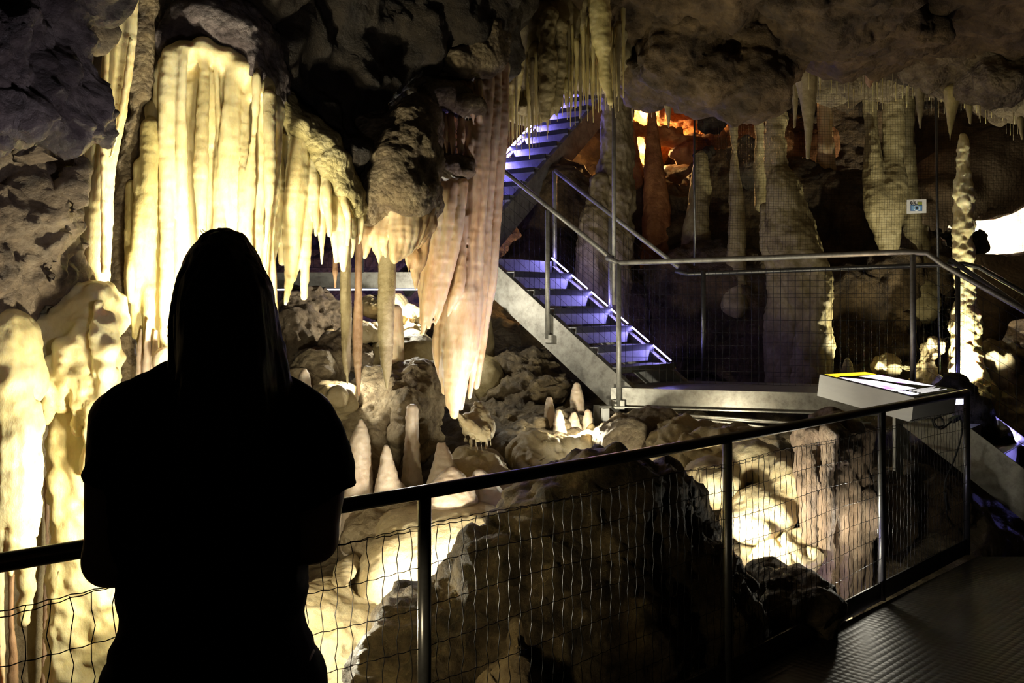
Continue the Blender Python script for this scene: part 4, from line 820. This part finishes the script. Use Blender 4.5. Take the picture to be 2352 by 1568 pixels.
pipe([A3(3.65, 8.2, 2.0), A3(3.65, 8.2, 2.0) + D2], 'handrail', rs, STEEL)
MB().box(P(2205, 922, 7.6), A3(.045, .02, 0), A3(0, .01, 0), A3(0, 0, .02)).build('led_strip', EM('led_lamp', (.6, .6, 1), 9), rs)
# upper walkway and upper blue stairs
uw = empty('walkway', (-1, 9.3, 1.77), 'upper walkway beam glimpsed behind the slim stalactites', 'walkway')
a, b = A3(-3.4, 9.35, 1.92), A3(-.18, 9.1, 1.92)
MB().bar(a - A3(0, 0, .07), b - A3(0, 0, .07), .02, .15).build('beam', GALV, uw); MB().prism([(-3.4, 9.35), (-.18, 9.1), (.41, 9.73), (-.5, 10.3), (-3.4, 10.2)], 1.90, 1.925).build('deck', PLATE, uw)
MB().bar(a + A3(0, .1, -.155), b + A3(0, .1, -.155), .03, .012).build('led_strip', EM('led_white_blue', (.75, .8, 1), 7), uw)
ur = empty('railing', (-1, 9.2, 1.92), 'upper walkway railing with mesh, glimpsed between hanging stalactites', 'railing')
pipe([a + A3(0, 0, 1.0), b + A3(0, 0, 1.0)], 'handrail', ur, STEEL)
for t in (.1, .36, .62, .86): p = a + (b - a) * t; pipe([p, p + A3(0, 0, 1)], 'post', ur, STEEL)
mesh_panel(a, b, .05, .95, .1, .07, .0015, 0).build('wire_mesh', WIRE, ur, True)
us = empty('staircase', (-.54, 9.7, 1.92), 'upper staircase glowing violet-blue behind the fringe of stalactites', 'staircase')
stairs(us, A3(-.54, 9.7, 1.92), A3(-.56, .41, 0), A3(1.74, 2.38, 2.25), 13, LEDT, .02)
pipe([A3(-.54, 9.7, 2.95), A3(-.54, 9.7, 2.95) + A3(1.74, 2.38, 2.25)], 'handrail', us, STEEL)

# information lightbox on a stand
c = [P(1883, 860, 7.2), P(2100, 913, 6.2), P(2199, 896, 6.6), P(1988, 854, 7.6)]
ib = empty('information_panel', (float(c[1][0]), 6.5, 0), 'white slanted lightbox information panel with glowing top, behind the near railing', 'sign')
dn = A3(-.02, 0, -.155)
vv = [x for x in c] + [x + dn for x in c]
o = new_obj('box', np.array(vv), [(0, 1, 2, 3), (4, 7, 6, 5), (0, 4, 5, 1), (1, 5, 6, 2), (2, 6, 7, 3), (3, 7, 4, 0)], WHITE, ib, False)
def quad(u0, u1, v0, v1, lift, mat, name):
    g = lambda u, v: c[0] + (c[1] - c[0]) * u + (c[3] - c[0]) * v + (c[0] - c[1] + c[2] - c[3]) * u * v
    nrm = np.cross(c[1] - c[0], c[3] - c[0]); nrm /= np.linalg.norm(nrm)
    q = [g(u0, v0), g(u1, v0), g(u1, v1), g(u0, v1)]; q2 = [x + nrm * lift for x in q]
    return new_obj(name, np.array([x for x in q] + q2), [(4, 5, 6, 7), (0, 1, 5, 4), (1, 2, 6, 5), (2, 3, 7, 6), (3, 0, 4, 7)], mat, ib, False)
def pic(name, cols, st, scale):
    m = EM(name, (1, 1, 1), st); nt = m.node_tree; N = nt.nodes; e = [n for n in N if n.type == 'EMISSION'][0]
    g = N.new('ShaderNodeNewGeometry'); n = N.new('ShaderNodeTexNoise'); n.inputs['Scale'].default_value = scale; n.inputs['Detail'].default_value = 3; r = N.new('ShaderNodeValToRGB'); el = r.color_ramp.elements
    el[0].position = .35; el[0].color = (*cols[0], 1); el[1].position = .62; el[1].color = (*cols[2], 1); q = el.new(.5); q.color = (*cols[1], 1)
    nt.links.new(g.outputs['Position'], n.inputs['Vector']); nt.links.new(n.outputs['Fac'], r.inputs['Fac']); nt.links.new(r.outputs[0], e.inputs[0]); return m
quad(.0, 1, .0, 1, .004, RUBBER, 'frame')
quad(.03, .17, .05, .93, .006, EM('glow_yellow', (1, .62, .03), 1.6), 'header_band')
quad(.20, .80, .06, .93, .006, pic('glow_picture', [(.55, .22, .75), (1, .85, .95), (1, 1, 1)], 2.4, 9), 'lit_picture')
quad(.82, .95, .06, .22, .006, pic('glow_inset', [(.3, .25, .9), (.7, .7, 1), (1, 1, 1)], 2.2, 14), 'lit_picture')
for i in range(7): quad(.83 + i * .018, .838 + i * .018, .28 + .05 * (i % 2), .88 - .07 * (i % 3), .007, EM('glow_line', (1, .95, .9), .8), 'text_line')
MB().bar(P(2062, 955, 6.75), A3(P(2062, 955, 6.75)[0], 6.75, -.5), .05, .05, (0, 1, 0)).build('stand', GALV, ib)
MB().box((c[1] + c[2]) / 2 + A3(.0, .0, -.08) + A3(-.02, .16, 0), (c[2] - c[1]) * .47, A3(.006, -.03, 0), A3(0, 0, .068)).build('end_panel', GREENB, ib)
cp = [P(*q) for q in [(2140, 962, 6.5), (2148, 980, 6.5), (2168, 976, 6.5), (2160, 958, 6.5), (2145, 966, 6.48), (2160, 985, 6.45), (2185, 968, 6.5), (2200, 958, 6.6), (2210, 975, 6.6), (2206, 1010, 6.6), (2190, 1060, 6.6), (2170, 1110, 6.6), (2175, 1180, 6.6)]]
cb = MB().tube(catmull(cp, 6), .006, 6).build('power_cable', RUBBER, None, True); tag(cb, 'black power cable looping down from the information panel', 'cable')
MB().bar(cp[6] - A3(0, 0, -.005), cp[7], .035, .03).build('plug_box', RUBBER, cb)
# camera sign on the netting
S = P(2105, 474, 8.78); sw, sh = 45 * 8.78 / F / 2, 32 * 8.78 / F / 2
sg = MB().box(S, A3(sw, 0, .004), A3(0, .002, 0), A3(0, 0, sh)).build('camera_sign', CARD); tag(sg, 'small white card with ok and a blue camera picture, on the netting', 'sign')
INKB = M('ink_blue', [(.04, .09, .22), (.08, .16, .32)], .5, 20, bump=0); INKL = M('ink_light_blue', [(.12, .25, .42), (.2, .34, .52)], .5, 20, bump=0); INKK = M('ink_black', [(.02, .02, .03), (.03, .03, .04)], .5, 9, bump=0); INKG = M('ink_olive', [(.20, .22, .04), (.26, .28, .06)], .5, 9, bump=0)
def sgbox(x0, x1, z0, z1, y, mat, name):
    return MB().box(S + A3((x0 + x1) / 2 * sw, y, (z0 + z1) / 2 * sh), A3((x1 - x0) / 2 * sw, 0, 0), A3(0, .0008, 0), A3(0, 0, (z1 - z0) / 2 * sh)).build(name, mat, sg)
sgbox(-.62, .58, -.66, .2, -.003, INKB, 'camera_body'); sgbox(-.54, .5, -.56, .08, -.0042, INKL, 'camera_face'); sgbox(.1, .56, .24, .62, -.003, INKG, 'camera_flash'); sgbox(-.1, .1, .06, .26, -.0045, INKB, 'viewfinder')
for r_, y_, m_ in ((.30, -.0055, WHITE), (.25, -.0065, INKL), (.14, -.0075, INKK)):
    mm = MB(); ang = np.linspace(0, 2 * math.pi, 25)[:-1]; cc = S + A3(0, y_, -.24 * sh); rr = r_ * sw
    mm.v = [cc + A3(math.cos(t) * rr, 0, math.sin(t) * rr) for t in ang] + [cc + A3(math.cos(t) * rr, .001, math.sin(t) * rr) for t in ang]
    mm.f = [tuple(range(24))] + [(i, (i + 1) % 24, 24 + (i + 1) % 24, 24 + i) for i in range(24)]; mm.build('lens', m_, sg)
def txt(s, p, size, mat, parent, name):
    cu = bpy.data.curves.new(name, 'FONT'); cu.body = s; cu.size = size; cu.align_x = 'CENTER'; cu.extrude = .0006
    o = bpy.data.objects.new(name, cu); COL.objects.link(o); dg = bpy.context.evaluated_depsgraph_get(); me = bpy.data.meshes.new_from_object(o.evaluated_get(dg)); bpy.data.objects.remove(o)
    o = bpy.data.objects.new(name, me); COL.objects.link(o); me.materials.clear(); me.materials.append(mat); o.parent = parent; o.rotation_euler = (math.pi / 2, 0, 0); o.location = Vector(p) - Vector(parent['_o']); return o
txt('ok', S + A3(-.38 * sw, -.004, .28 * sh), .05, INKK, sg, 'lettering')
# fine safety netting
m = MB(); nx0, nx1, nz0, nz1 = P(1600, 0, 8.85)[0], P(2360, 0, 8.85)[0], P(0, 575, 8.85)[2], P(0, 120, 8.85)[2]
for i in range(132): x = nx0 + (nx1 - nx0) * i / 131; m.tube([A3(x, 8.85, nz0), A3(x + .02, 8.85, (nz0 + nz1) / 2), A3(x, 8.85, nz1)], .0009, 3, False)
for i in range(80): zz = nz0 + (nz1 - nz0) * i / 79; m.tube([A3(nx0, 8.85, zz), A3((nx0 + nx1) / 2, 8.85, zz - .02), A3(nx1, 8.85, zz)], .0009, 3, False)
tag(m.build('safety_net', WIRE, None), 'fine safety netting hung behind the far walkway at the right', 'net')

for i, (x0, y0, x1, y1, x2, y2) in enumerate([(1490, 948, 1700, 962, 1990, 985), (1500, 955, 1720, 976, 1985, 1015), (1530, 950, 1740, 968, 2000, 972)]):
    tag(MB().tube(catmull([P(x0, y0, 7.95), P(x1, y1, 7.7), P(x2, y2, 7.35)], 8), .009, 8).build('conduit', GALV, None, True), 'grey conduit running along under the far walkway beam', 'pipe', 'conduits under the far walkway')
jb = MB().box(P(1390, 952, 7.98), A3(.025, .01, 0), A3(-.008, .02, 0), A3(0, 0, .05)).build('junction_box', WHITE); MB().box(P(1390, 934, 7.98), A3(.04, .01, 0), A3(-.01, .03, 0), A3(0, 0, .008)).build('lid', GALV, jb)
tag(jb, 'small white junction box beside the white support leg', 'box')
# ================================================================ WOMAN
PO = A3(-.545, 1.80, 0)
def wp(pts): return [[PO[0] + x, PO[1] + y, z, r] for x, y, z, r in pts]
FLT = .66
def hand(b, wrist, side):
    w = np.array(wrist, float); f = np.array([-side * .55, .80, .05]); f /= np.linalg.norm(f); up = A3(0, 0, 1); sd = np.cross(f, up)
    pc = w + f * .05
    b.tube([[*(w), .024], [*(w + f * .03), .027], [*(w + f * .075), .029]], world=True, k=.012, n=2)
    for s_ in (-1, 1): b.tube([[*(w + f * .02 + sd * s_ * .014), .015], [*(w + f * .08 + sd * s_ * .028), .013]], world=True, k=.012, n=2)
    for j, (o, L) in enumerate(zip((-.033, -.011, .011, .031), (.068, .078, .072, .056))):
        k0 = w + f * (.085 - abs(o) * .2) + sd * o; k1 = k0 + f * L * .45 + up * -.006; k2 = k1 + f * L * .25 - up * L * .32; k3 = k2 - f * L * .08 - up * L * .34
        b.tube([[*k0, .0095], [*k1, .009], [*k2, .008], [*k3, .0068]], world=True, k=.003, n=3)
    t0 = w + f * .035 - sd * side * -.028; t1 = t0 + f * .025 + sd * side * .022 - up * .01; t2 = t1 + f * .03 + sd * side * .006 - up * .012
    b.tube([[*t0, .012], [*t1, .0105], [*t2, .0085]], world=True, k=.006, n=3)
b = Blob(.0075, .02)
# torso, neck, head
b.tube(wp([(0, 0, .93, .175), (0, .0, 1.08, .150), (0, .0, 1.25, .165), (0, -.01, 1.38, .165), (0, -.02, 1.44, .12)]), world=True, flat=None, n=4) if False else None
for q, r in [((0, 0, .95), (.180, .125, .15)), ((0, 0, 1.10), (.152, .108, .16)), ((0, 0, 1.27), (.170, .118, .16)), ((0, -.01, 1.39), (.165, .10, .10))]: b.ellw(PO + A3(*q), r, .05)
b.tube(wp([(0, -.01, 1.42, .062), (0, .0, 1.50, .054), (.008, .015, 1.57, .052)]), world=True)
b.ellw(PO + A3(.01, .015, 1.655), (.075, .093, .10), .02); b.ellw(PO + A3(.01, .055, 1.595), (.055, .055, .06), .03)
b.tube(wp([(.01, .108, 1.655, .008), (.01, .124, 1.625, .012), (.01, .118, 1.612, .013)]), world=True, k=.012)
b.tube(wp([(-.012, .102, 1.583, .008), (.01, .108, 1.583, .009), (.032, .102, 1.583, .008)]), world=True, k=.008)
b.tube(wp([(-.04, .092, 1.675, .010), (.01, .104, 1.682, .010), (.06, .092, 1.675, .010)]), world=True, k=.015)
for s in (-1, 1): b.ellw(PO + A3(.01 + s * .077, .01, 1.64), (.010, .018, .03), .008)
# arms
b.tube(wp([(-.165, -.01, 1.41, .058), (-.180, -.015, 1.30, .048), (-.188, -.01, 1.155, .043)]), world=True, k=.04); b.tube(wp([(-.188, -.01, 1.155, .044), (-.165, .10, 1.15, .040), (-.085, .235, 1.18, .026)]), world=True, k=.02)
b.tube(wp([(.165, -.01, 1.41, .058), (.195, -.015, 1.31, .048), (.183, -.01, 1.195, .041)]), world=True, k=.04); b.tube(wp([(.183, -.01, 1.195, .042), (.155, .10, 1.185, .038), (.085, .235, 1.195, .026)]), world=True, k=.02)
hand(b, PO + A3(-.085, .235, 1.18), -1); hand(b, PO + A3(.085, .235, 1.195), 1)
# legs, feet
for s in (-1, 1):
    b.tube(wp([(s * .09, 0, .93, .10), (s * .095, .005, .72, .082), (s * .095, 0, .50, .058), (s * .095, -.015, .35, .058), (s * .095, -.01, .10, .038)]), world=True, k=.03)
    b.tube(wp([(s * .095, -.03, .05, .034), (s * .1, .06, .04, .034), (s * .105, .15, .03, .028)]), world=True, k=.02)
per = blob_obj(b, 'person', SKIN, None); tag(per, 'person seen from behind in silhouette, long dark hair, dark t-shirt, arms bent forward', 'person')
# t-shirt
b = Blob(.008, .045)
for q, r in [((0, 0, .95), (.184, .145, .17)), ((-.002, 0, 1.10), (.176, .135, .14)), ((0, 0, 1.26), (.196, .14, .17)), ((0, -.01, 1.385), (.190, .118, .105))]: b.ellw(PO + A3(*q), r, .028)
b.tube(wp([(-.06, -.015, 1.475, .05), (-.135, -.015, 1.415, .064), (-.164, -.015, 1.32, .060), (-.180, -.012, 1.23, .074)]), world=True); b.tube(wp([(.06, -.015, 1.475, .05), (.145, -.015, 1.415, .064), (.192, -.015, 1.33, .062), (.210, -.012, 1.20, .074)]), world=True)
def teeclip(D, X, Y, Z):
    D = np.maximum(D, .90 - Z)
    for s, c, n in ((-1, A3(-.195, 0, 1.300), A3(-.30, 0, -.95)), (1, A3(.205, 0, 1.268), A3(.34, 0, -.94))):
        c = c + PO; n = n / np.linalg.norm(n); m = (X - c[0]) * n[0] + (Z - c[2]) * n[2]
        arm = np.where(Z > 1.10, s * (X - PO[0]) - .165, -1)
        D = np.maximum(D, np.minimum(m, np.where(arm > 0, arm + .004, -1)) + 0 * Y)
    return D
tee = blob_obj(b, 'tshirt', TEE, lambda p: .006 * fbm(p * S3(9, 9, 14), 3) + .005 * np.sin(p[:, 2] * 38 + p[:, 0] * 14 + 3 * vnoise(p * 5)) * np.clip((1.2 - p[:, 2]) * 5, 0, 1), per, teeclip); tee['label'] = 'dark short-sleeved t-shirt'
b = Blob(.010, .03); b.ellw(PO + A3(0, 0, .93), (.188, .142, .10), .05)
for s in (-1, 1): b.tube(wp([(s * .09, 0, .92, .112), (s * .098, .005, .72, .096), (s * .1, 0, .50, .076), (s * .1, -.015, .35, .072), (s * .1, -.01, .10, .06)]), world=True)
blob_obj(b, 'trousers', JEAN, lambda p: .004 * fbm(p * 9, 3), per)['label'] = 'dark trousers'
for s in (-1, 1):
    b = Blob(.008, .02); b.tube(wp([(s * .1, -.045, .045, .045), (s * .102, .05, .042, .046), (s * .108, .16, .036, .038)]), world=True); b.tube(wp([(s * .1, -.03, .12, .045), (s * .1, -.03, .05, .045)]), world=True)
    blob_obj(b, 'shoe', RUBBER, None, per, lambda D, X, Y, Z: np.maximum(D, .001 - Z + 0 * X))
# hair
b = Blob(.0065, .03)
b.ellw(PO + A3(.020, -.005, 1.656), (.068, .102, .104), .02); b.ellw(PO + A3(.028, -.03, 1.60), (.080, .09, .11), .03)
for pts in [[(-.012, -.03, 1.66, .034), (-.032, -.04, 1.59, .032), (-.042, -.05, 1.52, .024), (-.038, -.06, 1.45, .02)], [(.06, -.03, 1.66, .034), (.088, -.035, 1.58, .034), (.112, -.045, 1.51, .034), (.128, -.05, 1.455, .026), (.135, -.07, 1.40, .014)],
            [(.022, -.07, 1.63, .052), (.012, -.09, 1.52, .048), (.008, -.115, 1.40, .042), (0, -.125, 1.30, .02)], [(.062, -.07, 1.63, .052), (.078, -.09, 1.52, .05), (.09, -.115, 1.40, .045), (.08, -.125, 1.28, .02)]]: b.tube(wp(pts), world=True)
hair = blob_obj(b, 'hair', HAIR, lambda p: .004 * vnoise(p * S3(75, 75, 5), 3) + .002 * vnoise(p * S3(160, 160, 8), 4), per); hair['label'] = 'long straight dark hair falling past the shoulders'
m = MB(); g = random.Random(3)
def strand(x, y, z, dx, dz, bow, n=9):
    t = np.linspace(0, 1, n); q = np.stack([PO[0] + x + dx * t + bow * np.sin(t * math.pi), PO[1] + y + np.zeros(n), z + dz * t], 1); m.tube(q, .0007, 3, False)
for i in range(36):
    s = -1 if i % 3 else 1; zz = g.uniform(1.55, 1.60); 
    if s < 0: strand(-.044 - g.uniform(-.012, .010), g.uniform(-.06, .0), zz, g.uniform(-.010, .016), -g.uniform(.08, .14), -g.uniform(0, .008))
    else: strand(.112 - g.uniform(.0, .008), g.uniform(-.06, .02), zz, g.uniform(.01, .03), -g.uniform(.08, .14), g.uniform(0, .012))
for i in range(8): strand(g.uniform(-.02, .05), g.uniform(-.04, .04), 1.757, g.uniform(.01, .02), -.012, g.uniform(-.004, .006))
for i in range(5): x0 = g.uniform(-.062, -.055); strand(x0, 0, g.uniform(1.60, 1.64), g.uniform(-.005, .01), -g.uniform(.06, .1), -g.uniform(.012, .03))
m.build('loose_hair', HAIR, per, True)

# ================================================================ LIGHT
def lamp(px, py, Y, watt, col=(1, .93, .74), r=.04, target=None, cone=100, blend=.5, name='cave_lamp_or_fill'):
    ld = bpy.data.lights.new(name, 'SPOT' if target is not None else 'POINT'); ld.energy = watt; ld.color = col; ld.shadow_soft_size = r
    o = bpy.data.objects.new(name, ld); COL.objects.link(o); p = P(px, py, Y); o.location = p
    if target is not None:
        ld.spot_size = math.radians(cone); ld.spot_blend = blend
        o.rotation_euler = (Vector(P(*target)) - Vector(p)).to_track_quat('-Z', 'Y').to_euler()
    return o
WARM = (1, .92, .68); COOL = (1, .94, .76); ORA = (1, .36, .06)
lamp(430, 1180, 3.45, 85, WARM, .05, target=(120, 1000, 3.8), cone=150)
lamp(510, 850, 4.0, 180, WARM, .05, target=(440, 500, 4.75), cone=104)
lamp(640, 1000, 4.7, 65, WARM, .05, target=(730, 500, 5.3), cone=100)
lamp(1080, 1335, 5.08, 110, COOL, .04, target=(980, 1200, 5.8), cone=115)
lamp(1330, 1085, 5.45, 90, (.88, .78, 1), .04, target=(1060, 720, 6.1), cone=62)
lamp(1330, 990, 7.35, 22, WARM, .02)
lamp(1660, 985, 7.4, 12, WARM, .015)  # added fill for the information panel's left face, not a real fitting
lamp(1690, 1228, 5.45, 75, (1, .95, .75), .03, target=(1850, 1000, 6.5), cone=150)
lamp(660, 1385, 4.5, 45, WARM, .04)  # added small fill for the boulder's left side and the flowstone floor
lamp(690, 1500, 2.6, 20, (1, .82, .5), .05, target=(1330, 1300, 4.6), cone=70)  # added fill spot on the boulder front, no lamp stands here
lamp(2150, 905, 8.9, 14, (1, .8, .55), .03, target=(2280, 420, 10.4), cone=70)  # weak light added to lift the big round boulder
lamp(540, 690, 2.5, 13, (.92, .86, 1), .05, target=(130, 220, 3.1), cone=110)  # added lilac fill raking the hanging rock, no fixture here
lamp(2205, 885, 8.25, 170, (1, .97, .75), .02, target=(2222, 740, 8.6), cone=95)
lamp(2320, 515, 11.2, 260, COOL, .05, target=(2310, 515, 12.1), cone=150)
lamp(1476, 345, 13.1, 120, (1, .55, .18), .03)
lamp(1476, 265, 13.1, 60, (1, .55, .18), .03)
lamp(1620, 320, 12.6, 40, (1, .25, .04), .05)
lamp(2030, 885, 9.1, 130, (1, .95, .65), .03, target=(1840, 560, 9.5), cone=75)
lamp(2078, 890, 8.8, 26, (1, .95, .65), .03, target=(2060, 500, 10), cone=80)
lamp(930, 690, 8.3, 40, COOL, .02)
lamp(790, 880, 6.9, 10, COOL, .02)
lamp(2000, 760, 7.2, 17, (1, .66, .30), .2, target=(1930, 0, 6.9), cone=92)  # soft fill added for the right-hand ceiling
lamp(1290, 700, 6.3, 17, (1, .9, .60), .1, target=(1270, 200, 6.9), cone=60)  # extra spot added to brighten the stalactite fringe
lamp(1790, 1420, 5.3, 8, (.45, .4, 1), .02)
lamp(1990, 1215, 5.6, 4, COOL, .02)
lamp(1950, 1375, 5.35, 3, COOL, .02)
w = bpy.data.worlds.new('World'); sc.world = w; w.use_nodes = True; w.node_tree.nodes['Background'].inputs[0].default_value = (.02, .018, .014, 1); w.node_tree.nodes['Background'].inputs[1].default_value = .1
# ================================================================ CAMERA
cd = bpy.data.cameras.new('Camera'); cam = bpy.data.objects.new('Camera', cd); COL.objects.link(cam); cam.location = (0, 0, CH); cam.rotation_euler = (math.pi / 2, 0, 0)
cd.sensor_width = 36; cd.lens = 36 * F / 2352; cd.shift_y = -84 / 2352; cd.clip_start = .05; cd.clip_end = 60; sc.camera = cam
for o in sc.objects:
    if '_o' in o: del o['_o']
sc.cycles.diffuse_bounces = 2; sc.cycles.glossy_bounces = 2; sc.cycles.max_bounces = 5
vs = sc.view_settings; vs.view_transform = 'Standard'; vs.look = 'None'; vs.exposure = 0; vs.gamma = 1
try: vs.use_curve_mapping = False
except Exception: pass
